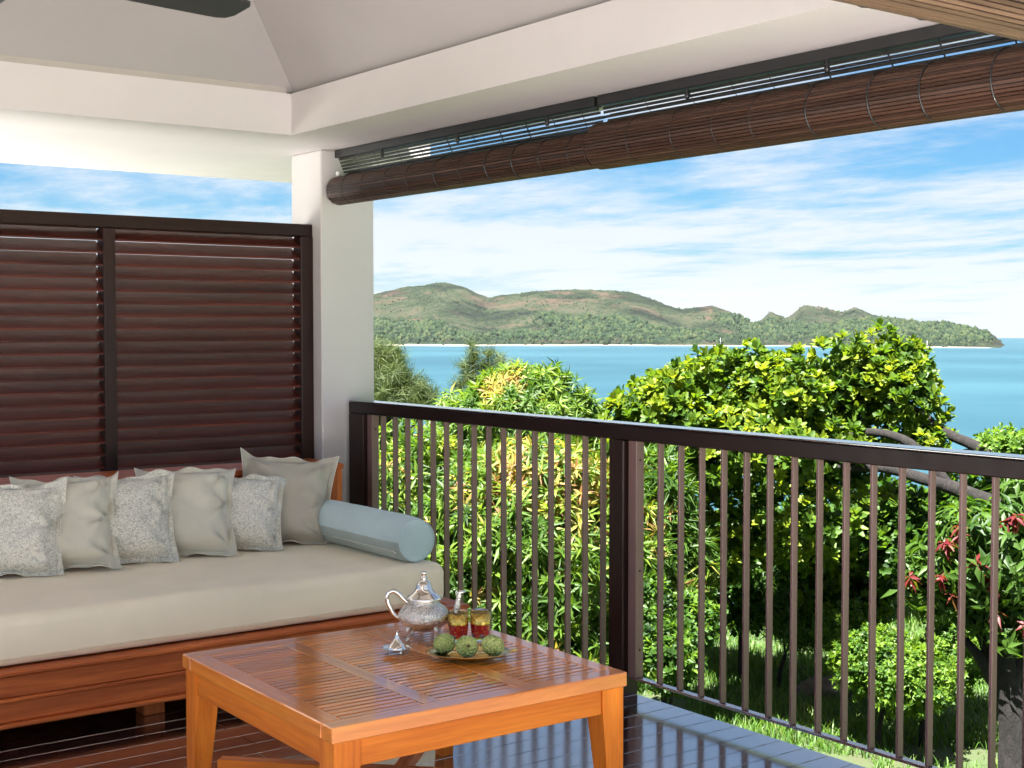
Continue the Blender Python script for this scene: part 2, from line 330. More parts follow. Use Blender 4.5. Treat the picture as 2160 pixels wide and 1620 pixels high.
# ================================================================== LARGE STRUCTURE
# deck
deck = box('deck', (-6, 3.46), (0.91, 6.6), (-0.22, -0.045), M['rubber'], b=0); tag(deck, 'dark glossy board deck of the veranda', 'floor', kind='structure')
dl = deck.location
bw = 0.1035; y = 3.857 - bw * 22; row = 0
while y < 6.55:
    joints = [-2.2] + [random.uniform(-0.2, 0.2) + q for q in ((0.4, 2.1) if row % 2 else (1.25,))] + [3.472]
    for a, c in zip(joints[:-1], joints[1:]):
        box('board', (a + 0.0015, c - 0.0015), (y + 0.0018, y + bw - 0.0018), (-0.03, 0.0), M['deck'], deck, 0.0008, off=dl)
    y += bw; row += 1
pl = box('plinth', (-6, 3.1), (-5, 6.3), (-3.2, -0.22), M['stone'], b=0); tag(pl, 'stone plinth under the deck', 'plinth', kind='structure')

M['bounce_paving'] = plain('pale_bounce_stone', (0.80, 0.77, 0.755), 0.8, 0, 0.12, 3, 0.3, 30)
M['bounce_gravel'] = plain('grey_bounce_gravel', (0.58, 0.57, 0.545), 0.9, 0, 0.2, 12, 0.5, 40)
for nm, xr, yr, lb in (('bounce_terrace', (-12, 3.46), (-9, 0.9), 'unseen pale slab added in front of the veranda to bounce sunlight in'), ('bounce_courtyard', (-9, 3.2), (6.62, 15), 'unseen grey slab added behind the louvred screen to bounce sunlight up')):  # both slabs added out of view to bounce sunlight into the veranda
    t_ = box(nm, xr, yr, (-0.5, -0.01 if nm == 'bounce_terrace' else -0.1), M['bounce_paving' if nm == 'bounce_terrace' else 'bounce_gravel'], b=0); tag(t_, lb, 'bounce_terrace', kind='structure')

# corner column, beams with soffit, ceiling, roof
col = box('column', (3.28, 3.58), (5.97, 6.28), (-0.045, 2.266), M['white'], b=0.006); tag(col, 'white painted square corner column', 'column', kind='structure')
ZU, ZT = 2.266, 2.452
X0, X1, Y0, Y1 = -0.75, 3.60, 1.55, 7.46; XI0, XI1, YI0, YI1 = -0.3, 2.93, 2.35, 5.605
mb = MB()
xs = [X0, XI0, XI1, X1]; ys = [Y0, YI0, YI1, Y1]
def quad(a, b_, c, d): mb.add([a, b_, c, d], [(0, 1, 2, 3)])
for i in range(3):
    for j in range(3):
        if i == 1 and j == 1: continue
        quad((xs[i], ys[j], ZU), (xs[i], ys[j + 1], ZU), (xs[i + 1], ys[j + 1], ZU), (xs[i + 1], ys[j], ZU))
        quad((xs[i], ys[j], ZT), (xs[i + 1], ys[j], ZT), (xs[i + 1], ys[j + 1], ZT), (xs[i], ys[j + 1], ZT))
for (ax, ay, bx, by) in ((XI0, YI0, XI1, YI0), (XI1, YI0, XI1, YI1), (XI1, YI1, XI0, YI1), (XI0, YI1, XI0, YI0), (X0, Y0, X0, Y1), (X0, Y1, X1, Y1), (X1, Y1, X1, Y0), (X1, Y0, X0, Y0)):
    quad((ax, ay, ZU), (ax, ay, ZT), (bx, by, ZT), (bx, by, ZU))
bo = mb.build('beam', M['white'], smooth=False); tag(bo, 'white beam and soffit around the veranda ceiling', 'beam', kind='structure')
ev = box('eave', (3.602, 3.92), (5.97, 7.46), (ZU, ZT), M['white'], b=0); tag(ev, 'white eave corner beyond the column', 'eave', kind='structure')
mb = MB(); e = 0.035; zc0 = ZT + 0.004; cx, cyy = (XI0 + XI1) / 2, (YI0 + YI1) / 2; half = (XI1 - XI0) / 2 + e; apex = zc0 + 0.72 * half
cr = [(XI0 - e, YI0 - e, zc0), (XI1 + e, YI0 - e, zc0), (XI1 + e, YI1 + e, zc0), (XI0 - e, YI1 + e, zc0)]
mb.add(cr + [(cx, cyy, apex)], [(0, 4, 1), (1, 4, 2), (2, 4, 3), (3, 4, 0)])
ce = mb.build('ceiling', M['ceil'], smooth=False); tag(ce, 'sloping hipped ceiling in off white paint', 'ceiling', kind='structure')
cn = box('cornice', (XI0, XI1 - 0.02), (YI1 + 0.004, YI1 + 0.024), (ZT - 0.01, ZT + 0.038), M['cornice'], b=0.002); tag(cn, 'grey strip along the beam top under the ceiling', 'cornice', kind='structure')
mb = MB(); z0 = ZT + 0.004
cr = [(X0 - 0.1, Y0 - 0.1, z0), (X1 + 0.1, Y0 - 0.1, z0), (X1 + 0.1, Y1 + 0.1, z0), (X0 - 0.1, Y1 + 0.1, z0)]
mb.add([(x, y, z + 0.06) for x, y, z in cr] + [(cx, cyy, 4.6)], [(0, 1, 4), (1, 2, 4), (2, 3, 4), (3, 0, 4)])
mb.add(cr + [(x, y, z + 0.06) for x, y, z in cr], [(0, 1, 5, 4), (1, 2, 6, 5), (2, 3, 7, 6), (3, 0, 4, 7)])
ro = mb.build('roof', M['shingle'], smooth=False); tag(ro, 'shingled hipped roof over the veranda', 'roof', kind='structure')

# ------------------------------------------------------------------ ground, sea, island
SEA = -30.0
def lat_dep(x, y): return x * RT.x + y * RT.y, x * FW.x + y * FW.y
def ground_z(x, y):
    l, s = lat_dep(x, y)
    t = max(0.0, s - 18.5 - 0.12 * l)
    z = -2.62 - 0.30 * t
    z += 0.10 * noise.noise((x * 0.35, y * 0.35, 0)) + 0.4 * noise.noise((x * 0.08, y * 0.08, 3)) * min(1, t * 0.2)
    if s < 18: z += 0.02 * (l - 2) if l > 2 else 0
    return max(z, -36)
gx = np.concatenate([np.arange(-160, -4, 6.0), np.arange(-4, 34, 0.6), np.arange(34, 170, 4.0)]); gy = gx.copy()
V = np.array([(x, y, ground_z(x, y)) for y in gy for x in gx]); n = len(gx)
I = np.arange((n - 1) * (n - 1)); r_, c_ = I // (n - 1), I % (n - 1); q0 = r_ * n + c_
m, nt, b = new_mat('grassy_soil'); v = coords(nt, (1, 1, 1), rand=False); na = noise_n(nt, v, 0.7, 8, 0.65); nb = noise_n(nt, v, 14, 6, 0.7)
mx = node(nt, 'ShaderNodeMath', operation='MULTIPLY_ADD'); nt.links.new(nb, mx.inputs[0]); mx.inputs[1].default_value = 0.45; nt.links.new(na, mx.inputs[2])
nt.links.new(ramp(nt, mx.outputs[0], [(0.5, (0.016, 0.036, 0.009)), (0.70, (0.036, 0.062, 0.014)), (0.95, (0.050, 0.048, 0.022))]), b.inputs['Base Color']); b.inputs['Roughness'].default_value = 0.95
bump(nt, b, nb, 0.8, 0.05)
g = np_mesh('ground', V, np.stack([q0, q0 + 1, q0 + n + 1, q0 + n], 1), m, smooth=True); tag(g, 'grassy slope below the veranda running down to the sea', 'ground', kind='structure')

m, nt, b = new_mat('sea_water'); v = coords(nt, (1, 1, 1), rand=False)
n1 = noise_n(nt, v, 0.0035, 4); n2 = noise_n(nt, v, 0.25, 6, 0.6)
tcs = node(nt, 'ShaderNodeTexCoord'); mpa = node(nt, 'ShaderNodeMapping'); mpa.inputs['Rotation'].default_value = (0, 0, YAW); nt.links.new(tcs.outputs['Object'], mpa.inputs[0])
mpb = node(nt, 'ShaderNodeMapping'); mpb.inputs['Scale'].default_value = (0.010, 0.045, 1); nt.links.new(mpa.outputs[0], mpb.inputs[0]); n3 = noise_n(nt, mpb.outputs[0], 1.0, 9, 0.68, 0.6)
sm = node(nt, 'ShaderNodeMath', operation='MULTIPLY_ADD'); nt.links.new(n3, sm.inputs[0]); sm.inputs[1].default_value = 0.5; nt.links.new(n1, sm.inputs[2])
nt.links.new(ramp(nt, sm.outputs[0], [(0.55, (0.012, 0.038, 0.053)), (0.75, (0.0155, 0.046, 0.062)), (0.95, (0.021, 0.057, 0.073))]), b.inputs['Base Color'])
b.inputs['Roughness'].default_value = 0.55; b.inputs['IOR'].default_value = 1.15; bump(nt, b, n2, 0.12, 0.5)
mb = MB(); ring = 96
for k, rr in enumerate((60, 600, 2000, 3950)): mb.v += [(rr * math.cos(2 * math.pi * i / ring), rr * math.sin(2 * math.pi * i / ring), SEA) for i in range(ring)]
for k in range(3): mb.f += [(k * ring + i, k * ring + (i + 1) % ring, (k + 1) * ring + (i + 1) % ring, (k + 1) * ring + i) for i in range(ring)]
sea = mb.build('sea', m); tag(sea, 'turquoise bay between the garden and the island', 'sea', kind='structure')

def interp(x, pts):
    return np.interp(x, [p[0] for p in pts], [p[1] for p in pts])
LA = [(300, 640), (640, 612), (790, 617), (830, 613), (880, 606), (940, 599), (985, 607), (1030, 630), (1060, 625), (1110, 622), (1200, 619), (1300, 618), (1350, 627), (1400, 646), (1440, 657), (1500, 650), (1540, 664), (1578, 692), (1640, 706), (1700, 712), (1770, 722), (1850, 735), (2300, 790)]
LB = [(1400, 735), (1540, 714), (1585, 692), (1625, 660), (1660, 678), (1695, 651), (1735, 655), (1768, 666), (1802, 650), (1840, 664), (1900, 671), (1960, 684), (2010, 693), (2060, 707), (2110, 716), (2150, 730), (2300, 790)]
LC = [(1640, 760), (1740, 717), (1780, 692), (1850, 686), (1920, 690), (2000, 694), (2060, 706), (2120, 722), (2150, 734), (2300, 790)]
PX = np.arange(560, 2190, 3.2); DD = np.concatenate([[-40, -15, 0], np.arange(4, 40, 4), np.arange(40, 400, 8), np.arange(400, 1250, 15)])
GX, GV = np.meshgrid(PX, DD)
sm_ = np.clip((GX - 1640) / 150, 0, 1); sm_ = sm_ * sm_ * (3 - 2 * sm_)
SHORE = (2225 + 14 * np.sin(GX * 0.011) + 8 * np.sin(GX * 0.031)) * (1 - sm_) + (2015 + 9 * np.sin(GX * 0.02)) * sm_
GD = GV + SHORE
def layer(pts, dr, ds, back, p):
    ytop = interp(GX, pts); hz_ = CAM_H + (689 - ytop) / FPX * dr - SEA
    t = np.clip((GD - ds) / (dr - ds), 0, 1) ** p; tb = np.clip((GD - dr) / back, 0, 1)
    return np.where(GD <= dr, np.maximum(hz_, 0) * t, hz_ - tb ** 2 * 130) - np.where(GD < ds, (ds - GD) * 0.06, 0)
Hh = np.maximum(layer(LA, 2750, SHORE, 500, 1.0), layer(LB, 3050, SHORE + 160 * sm_, 400, 1.1)); Hh = np.maximum(Hh, layer(LC, 2360, SHORE, 250, 0.8))
Hh = np.where(GV <= 16, np.where(GV < 0, GV * 0.1, GV * 0.06), np.maximum(Hh, 0.96 + np.minimum((GV - 16) * 0.1, 1.5))); gone = interp(GX, [(2075, 1), (2110, 0.75), (2150, 0)]); Hh = np.where(GV > 0, Hh * gone - 6 * (1 - gone), Hh)
WX = FW.x * GD + RT.x * (GX - 1080) / FPX * GD; WY = FW.y * GD + RT.y * (GX - 1080) / FPX * GD
nzv = np.array([noise.fractal((x * 0.0045, y * 0.0045, 0.3), 0.9, 2.1, 5) for x, y in zip(WX.ravel(), WY.ravel())]).reshape(GX.shape)
nzf = np.array([abs(noise.noise((x * 0.045, y * 0.045, 5.1))) + 0.6 * abs(noise.noise((x * 0.11, y * 0.11, 1.7))) for x, y in zip(WX.ravel(), WY.ravel())]).reshape(GX.shape)
am = np.clip(Hh / 45, 0, 1)
forest = np.clip((Hh - 2) / 5, 0, 1) * np.clip((34 + 26 * nzv - Hh) / 12, 0, 1)
HZ = Hh + nzv * 9 * am + nzf * (3.0 * np.clip(Hh / 6, 0, 1) + 6 * forest) + 2.5 * forest
HZ = np.where(GV <= 16, Hh, HZ); HZ = np.where(GV <= 0, -3, HZ)
V = np.stack([WX, WY, HZ + SEA + 0.0], -1).reshape(-1, 3); n = len(PX); k = len(DD)
I = np.arange((n - 1) * (k - 1)); r_, c_ = I // (n - 1), I % (n - 1); q0 = r_ * n + c_
Q = np.stack([q0, q0 + 1, q0 + n + 1, q0 + n], 1)
tn = np.clip(forest + 0.0, 0, 1).ravel(); sand = (GV < 18).ravel()
tnv = np.where(sand, 1.0, 0.45 * tn)
m, nt, b = new_mat('island_scrub'); v = coords(nt, (1, 1, 1), rand=False)
na = noise_n(nt, v, 0.006, 9, 0.68, 0.8); nb = noise_n(nt, v, 0.10, 8, 0.78); nc = noise_n(nt, v, 0.012, 6, 0.6, 1.0)
mx = node(nt, 'ShaderNodeMath', operation='MULTIPLY_ADD'); nt.links.new(nb, mx.inputs[0]); mx.inputs[1].default_value = 0.7; nt.links.new(na, mx.inputs[2])
nd = noise_n(nt, v, 0.32, 4, 0.7); mx2 = node(nt, 'ShaderNodeMath', operation='MULTIPLY_ADD'); nt.links.new(nd, mx2.inputs[0]); mx2.inputs[1].default_value = 0.5; nt.links.new(mx.outputs[0], mx2.inputs[2])
mx3 = node(nt, 'ShaderNodeMath', operation='SUBTRACT'); nt.links.new(mx2.outputs[0], mx3.inputs[0]); mx3.inputs[1].default_value = 0.25; mx = mx3
c1 = ramp(nt, mx.outputs[0], [(0.74, (0.0014, 0.0037, 0.0022)), (0.82, (0.0072, 0.0137, 0.0058)), (0.89, (0.0166, 0.0246, 0.0108)), (0.98, (0.0318, 0.0310, 0.0188))])
redf = ramp(nt, nc, [(0.54, (0, 0, 0)), (0.64, (1, 1, 1))])
mxa = node(nt, 'ShaderNodeMix', data_type='RGBA'); rf = node(nt, 'ShaderNodeMath', operation='MULTIPLY'); nt.links.new(redf, rf.inputs[0]); nt.links.new(nb, rf.inputs[1]); nt.links.new(rf.outputs[0], mxa.inputs['Factor']); nt.links.new(c1, mxa.inputs[6]); mxa.inputs[7].default_value = (0.066, 0.036, 0.029, 1)
at = node(nt, 'ShaderNodeAttribute', attribute_name='tint')
ff = ramp(nt, at.outputs['Fac'], [(0.05, (0, 0, 0)), (0.4, (1, 1, 1))]); sf = ramp(nt, at.outputs['Fac'], [(0.7, (0, 0, 0)), (0.95, (1, 1, 1))])
fc = ramp(nt, nb, [(0.35, (0.0034, 0.0093, 0.0059)), (0.7, (0.0145, 0.0272, 0.0127))])
mxb = node(nt, 'ShaderNodeMix', data_type='RGBA'); nt.links.new(ff, mxb.inputs['Factor']); nt.links.new(mxa.outputs[2], mxb.inputs[6]); nt.links.new(fc, mxb.inputs[7])
mxc = node(nt, 'ShaderNodeMix', data_type='RGBA'); nt.links.new(sf, mxc.inputs['Factor']); nt.links.new(mxb.outputs[2], mxc.inputs[6]); mxc.inputs[7].default_value = (0.22, 0.20, 0.165, 1)
nt.links.new(mxc.outputs[2], b.inputs['Base Color']); b.inputs['Roughness'].default_value = 0.95; b.inputs['Specular IOR Level'].default_value = 0.1
bump(nt, b, nb, 0.7, 6.0)
isl = np_mesh('hills', V, Q, m, smooth=True); tag(isl, 'scrubby green island hills across the bay with a pale beach', 'island', kind='structure')
a = isl.data.attributes.new('tint', 'FLOAT', 'POINT'); a.data.foreach_set('value', tnv.astype(np.float32))

# bushes and trees on the island: a far-off wood, one mass
rgi = np.random.default_rng(21); flat = np.arange(HZ.size); okk = ((GV.ravel() > 14) & (HZ.ravel() > 0.8) & (GX.ravel() < 2085)); flat = flat[okk]
fr = forest.ravel()[flat]; pr_ = 0.09 + 1.6 * fr + 0.35 * (nzv.ravel()[flat] > 0.15); pick = rgi.choice(flat, 16000, p=pr_ / pr_.sum())
fr = forest.ravel()[pick]; NB = len(pick); jit_ = rgi.uniform(-1, 1, (NB, 2)) * 5
C0 = np.stack([WX.ravel()[pick] + jit_[:, 0], WY.ravel()[pick] + jit_[:, 1], HZ.ravel()[pick] + SEA], 1)
sz = rgi.uniform(0.7, 1.9, NB) + fr * rgi.uniform(0.8, 3.2, NB); octv = []
for a_ in range(5): octv.append((math.cos(a_ * 1.2566), math.sin(a_ * 1.2566), 0.35))
octv = np.array([(0, 0, 1.25)] + octv + [(v_[0] * 0.8, v_[1] * 0.8, -0.7) for v_ in octv])
VV = C0[:, None, :] + octv[None] * sz[:, None, None] * rgi.uniform(0.7, 1.3, (NB, 11, 1)); b0 = (np.arange(NB) * 11)[:, None]
fq = np.concatenate([np.stack([b0[:, 0], b0[:, 0] + 1 + k, b0[:, 0] + 1 + (k + 1) % 5, b0[:, 0]], 1)[:, :3] for k in range(5)]); fq2 = np.concatenate([np.stack([b0[:, 0] + 1 + k, b0[:, 0] + 6 + k, b0[:, 0] + 6 + (k + 1) % 5], 1) for k in range(5)] + [np.stack([b0[:, 0] + 1 + k, b0[:, 0] + 6 + (k + 1) % 5, b0[:, 0] + 1 + (k + 1) % 5], 1) for k in range(5)])
tt = rgi.uniform(0, 1, NB); Qt = np.concatenate([fq, fq2]); m, nt, b = new_mat('island_bush')
at = node(nt, 'ShaderNodeAttribute', attribute_name='tint'); nt.links.new(ramp(nt, at.outputs['Fac'], [(0.0, (0.005, 0.012, 0.006)), (0.6, (0.014, 0.026, 0.010)), (1.0, (0.029, 0.038, 0.015))]), b.inputs['Base Color']); b.inputs['Roughness'].default_value = 0.9; b.inputs['Specular IOR Level'].default_value = 0.1
iw = np_mesh('island_woods', VV.reshape(-1, 3), Qt, m, None, np.concatenate([tt] * 15), smooth=True); tag(iw, 'scattered bushes and trees covering the island hills', 'woods', kind='stuff')

# ================================================================== THINGS ON THE VERANDA
# ------------------------------------------------------------------ louvred screen
YS = 6.10
scr = empty('louver_screen', (2.2, YS, 0), 'dark mahogany louvred privacy screen behind the daybed', 'screen'); so = scr.location
box('top_rail', (-0.4, 3.279), (YS - 0.045, YS + 0.04), (1.845, 1.905), M['frame_x'], scr, 0.004, so)
box('bottom_rail', (-0.4, 3.279), (YS - 0.04, YS + 0.04), (0.10, 0.18), M['frame_x'], scr, 0.004, so)
for xa, xb in ((3.212, 3.279), (2.219, 2.274), (1.16, 1.215), (0.10, 0.155)):
    box('post', (xa, xb), (YS - 0.05, YS + 0.035), (0.0, 1.844), M['frame_z'], scr, 0.004, so)
def louvre(L, mat):
    """sloping blade with an upright front edge, running along X"""
    me = bpy.data.meshes.new('louvre'); t, d, r = 0.0095, 0.095, 0.052; e = 0.0015
    sec = [(-d / 2 + e, -r / 2 - t / 2), (-d / 2, -r / 2 - t / 2 + e), (-d / 2, -r / 2 + t / 2 - e), (-d / 2 + e, -r / 2 + t / 2), (d / 2, r / 2 + t / 2), (d / 2, r / 2 - t / 2)]
    n = len(sec); vs = [(-L / 2, y, z) for y, z in sec] + [(L / 2, y, z) for y, z in sec]
    me.from_pydata(vs, [], [tuple(range(n)), tuple(range(2 * n - 1, n - 1, -1))] + [(i, n + i, n + (i + 1) % n, (i + 1) % n) for i in range(n)]); me.materials.append(mat); me.update(); return me
lv = [(2.743, louvre(0.944, M['mahog_x'])), (1.717, louvre(1.010, M['mahog_x'])), (0.657, louvre(1.012, M['mahog_x']))]
zz = 1.818
while zz > 0.24:
    for xc_, me in lv:
        o = bpy.data.objects.new('slat', me); link(o, scr); o.location = (xc_ - so[0], 0.012, zz); o.rotation_euler = (random.uniform(-0.007, 0.007), random.uniform(-0.0006, 0.0006), 0)
    zz -= 0.0573
# ------------------------------------------------------------------ railing
XR = 3.45
rl = empty('railing', (XR, 4.0, 0), 'dark brown balustrade with upright bars along the deck edge', 'railing'); ro_ = rl.location
tr = box('top_rail', (3.415, 3.505), (2.05, 5.945), (0.972, 1.0275), M['toprail'], rl, 0.004, ro_)
M['railcap'] = wood('rail_cap_varnish', (0.008, 0.004, 0.004), (0.02, 0.008, 0.008), 0.2, 1.0, 'y', coat_ior=3.0, relief=0.02)
box('rail_cap', (3.415, 3.505), (2.05, 5.945), (1.028, 1.034), M['railcap'], rl, 0.002, ro_)
M['balgloss'] = plain('glossy_brown_paint', (0.17, 0.10, 0.095), 0.15, 0, 0.15, 9, Coat_Weight=1.0, Coat_IOR=2.6, Coat_Roughness=0.12)
for ya, yb in ((5.80, 5.94), (3.878, 3.962), (2.10, 2.185)):
    box('post', (3.412, 3.492), (ya, yb), (-0.18, 0.9715), M['frame_z'], rl, 0.004, ro_)
for ya, yb, ns, y1, st in ((3.965, 5.797, 16, 5.67, 0.1088), (2.188, 3.875, 14, 3.712, 0.1079)):
    box('bottom_rail', (3.436, 3.464), (ya + 0.006, yb - 0.006), (0.064, 0.074), M['balgloss'], rl, 0.001, ro_)
    for yy in (ya + 0.05 - 0.047, yb - 0.047 - 0.003):
        fb = box('frame_bar', (3.430, 3.470), (yy - 0.0, yy + (0.010 if yy < ya + 0.01 else 0.0445)), (0.0745, 0.9715), M['bal'], rl, 0.0015, ro_)
        for zz in (0.18, 0.48, 0.90):
            s = MB(); s.lathe([(0.0, 0.003), (0.003, 0.003), (0.005, 0.0)], 10)
            s.build('screw', M['screw'], fb, loc=(0.0, -0.0051 if yy < ya + 0.01 else -0.0223, zz - 0.523), rot=(R(90), 0, 0))
    for i in range(ns):
        box('baluster', (3.437, 3.463), (y1 - st * i - 0.005, y1 - st * i + 0.005), (0.0745, 0.9715), M['bal'], rl, 0.0012, ro_)

# ------------------------------------------------------------------ roll blinds
def blind(name, label, p0, p1, zc_, rad, hdr, drop_n, mat, axis):
    """rolled slat blind hung between p0 and p1 (axis 'y' or 'x'); slats are single parts"""
    L = abs(p1 - p0); mid = (p0 + p1) / 2
    root = empty(name, (0, 0, zc_), label, 'blind', 'roll blinds under the eaves')
    if axis == 'y': root.location = (hdr, mid, zc_)
    else: root.location = (mid, hdr, zc_); root.rotation_euler = (0, 0, R(-90))
    # local frame: slats run along local Y, room side is local -X
    box('header', (-0.022, 0.022), (-L / 2, L / 2), (2.226 - zc_, 2.264 - zc_), M['black'], root, 0.002)
    n = int(2 * math.pi * rad / 0.0115); sw = 2 * math.pi * rad / n
    for i in range(n):
        a = 2 * math.pi * i / n; rr = rad + random.uniform(-0.0008, 0.0008)
        o = box('slat', (-0.0035, 0.0035), (-L / 2, L / 2), (-sw * 0.425, sw * 0.425), mat, root, 0.0012)
        o.location = (rr * math.cos(a), random.uniform(-0.003, 0.003), rr * math.sin(a)); o.rotation_euler = (0, -a, 0)
    z1 = 2.226 - zc_; z0 = rad * 0.25; xs_ = rad + 0.004; ns = int((z1 - z0) / 0.0132)
    for i in range(ns):
        t = (i + 0.5) / ns; z_ = z1 - (z1 - z0) * t; sag = 0.0
        o = box('hanging_slat', (-0.003, 0.003), (-L / 2, L / 2), (-0.0050, 0.0050), M['black'], root, 0.001)
        o.location = (0.0 + xs_ * t, random.uniform(-0.004, 0.004), z_ + random.uniform(-0.0012, 0.0012)); o.rotation_euler = (random.uniform(-0.0007, 0.0007), 0, random.uniform(-0.0007, 0.0007))
    for i in range(1, ns - 1, 3):
        t = (i + 1) / ns; o = box('hanging_slat', (-0.003, 0.003), (-L / 2, L / 2), (-0.0054, 0.0054), M['black'], root, 0.001)
        o.location = (0.030 + xs_ * t * 0.6, random.uniform(-0.004, 0.004), z1 - (z1 - z0) * t + random.uniform(-0.004, 0.004)); o.rotation_euler = (random.uniform(-0.002, 0.002), 0, random.uniform(-0.002, 0.002))
    core = MB(); core.lathe([(rad - 0.010, -L / 2 + 0.006), (rad - 0.010, L / 2 - 0.006)], 24, cap=True); core.build('core', M['black'], root, rot=(R(90), 0, 0))
    q = 0.10
    while q < L - 0.05:
        w = 0.0017 if int(q * 100) % 3 else 0.0032
        c = MB(); pts = [((rad + 0.0045) * math.cos(t), 0, (rad + 0.0045) * math.sin(t)) for t in np.linspace(-0.5, 2 * math.pi - 0.9, 40)]
        pts = [(0.0, 0, 2.226 - zc_)] + [(xs_ * 0.5, 0.004, (2.226 - zc_ + rad * 0.5) / 2)] + pts[::-1][6:]
        c.tube(pts, w, 5); c.build('cord', M['black'], root, loc=(0, -L / 2 + q, 0))
        q += random.uniform(0.17, 0.24)
    for q in np.arange(0.28, L, 0.62):
        p = MB(); p.lathe([(0.0, -0.02), (0.008, -0.017), (0.010, -0.006), (0.006, 0.01), (0.003, 0.02), (0.0, 0.02)], 10)
        p.build('pulley', M['black'], root, loc=(-0.024, -L / 2 + q, 2.205 - zc_))
    return root
bl = blind('roll_blind', 'dark brown rolled slat blind nearest the white column', 3.975, 5.945, 2.066, 0.066, 3.365, 8, M['slatbrown_y'], 'y')
kn = MB(); kn.lathe([(0, -0.012), (0.009, -0.009), (0.012, 0), (0.009, 0.009), (0, 0.012)], 12)
kn.build('cord_knob', plain('white_plastic', (0.8, 0.79, 0.76), 0.4), bl, loc=(-0.02, 0.955, 0.083))
blind('roll_blind', 'long brown rolled slat blind above the right part of the railing', 1.95, 3.955, 2.076, 0.083, 3.365, 8, M['slatbrown_y'], 'y')
blind('roll_blind', 'paler rolled slat blind crossing the top right corner', 0.6, 3.28, 2.118, 0.083, 1.765, 8, M['slattan'], 'x')

# ------------------------------------------------------------------ ceiling fan
fan = empty('ceiling_fan', (1.25, 3.98, 2.40), 'black ceiling fan blade showing at the top edge', 'fan')
mb = MB(); mb.lathe([(0.0, -0.06), (0.05, -0.055), (0.10, -0.03), (0.115, 0.02), (0.10, 0.06), (0.03, 0.075), (0.0, 0.075)], 28); mb.build('motor', M['black'], fan)
mb = MB(); mb.tube([(0, 0, 0.07), (0, 0, 1.2)], 0.014, 10); mb.build('rod', M['black'], fan)
M['fanblade'] = plain('fan_blade', (0.028, 0.030, 0.026), 0.45, 0, 0.15, 8)
for a in (3, 93, 183, 273):
    mb = MB(); prof = [(0.10, 0.032), (0.18, 0.045), (0.30, 0.068), (0.45, 0.083), (0.60, 0.096), (0.640, 0.098), (0.668, 0.088), (0.682, 0.055)]
    up = [(x, w, 0) for x, w in prof]; dn = [(x, -w * 0.85, 0) for x, w in prof[::-1]]
    ring_ = up + dn; N = len(ring_)
    mb.add([(x, y, 0.004 - y * 0.10) for x, y, z in ring_] + [(x, y, -0.004 - y * 0.10) for x, y, z in ring_], [tuple(range(N))[::-1], tuple(range(N, 2 * N))] + [(i, (i + 1) % N, N + (i + 1) % N, N + i) for i in range(N)])
    mb.build('blade', M['fanblade'], fan, smooth=False, rot=(0, 0, R(a)))

# ------------------------------------------------------------------ daybed
bed = empty('daybed', (1.8, 5.2, 0), 'long reddish wooden daybed frame with ledge against the screen', 'daybed'); bo_ = bed.location
XL, XB = -0.1, 3.20
box('front_board', (XL, XB), (4.615, 4.645), (0.166, 0.236), M['bed_x'], bed, 0.003, bo_)
box('front_board', (XL, XB), (4.620, 4.650), (0.082, 0.150), M['bed_x'], bed, 0.003, bo_)
box('moulding', (XL, XB + 0.012), (4.600, 4.662), (0.237, 0.256), M['bed_x'], bed, 0.005, bo_)
box('moulding', (XL, XB + 0.006), (4.604, 4.640), (0.151, 0.165), M['bed_x'], bed, 0.004, bo_)
box('moulding', (XL, XB + 0.010), (4.598, 4.645), (0.066, 0.081), M['bed_x'], bed, 0.004, bo_)
box('side_board', (XB - 0.03, XB - 0.002), (4.651, 5.68), (0.082, 0.236), M['bed_y'], bed, 0.003, bo_)
box('moulding', (XB - 0.062, XB + 0.012), (4.663, 5.69), (0.237, 0.256), M['bed_y'], bed, 0.005, bo_)
box('platform', (XL, XB - 0.064), (4.664, 5.69), (0.20, 0.25), M['bed_x'], bed, 0, bo_)
for xa in (1.85, 3.0, 0.7):
    for ya in (4.70, 5.5): box('leg', (xa, xa + 0.08), (ya, ya + 0.08), (0.0, 0.199), M['bed_z'], bed, 0.003, bo_)
hb = box('ledge', (XL, 3.25), (5.705, 6.035), (0.722, 0.748), M['bed_x'], bed, 0.004, bo_)
for xa, xb in ((XL, 1.28), (1.283, 2.20), (2.203, 3.145), (3.148, 3.246)):
    box('panel', (xa, xb), (5.715, 5.74), (0.0, 0.7215), M['bed_x' if xb < 3.2 else 'bed_z'], bed, 0.002, bo_)
box('end_panel', (3.222, 3.246), (5.741, 6.03), (0.0, 0.7215), M['bed_z'], bed, 0.002, bo_)

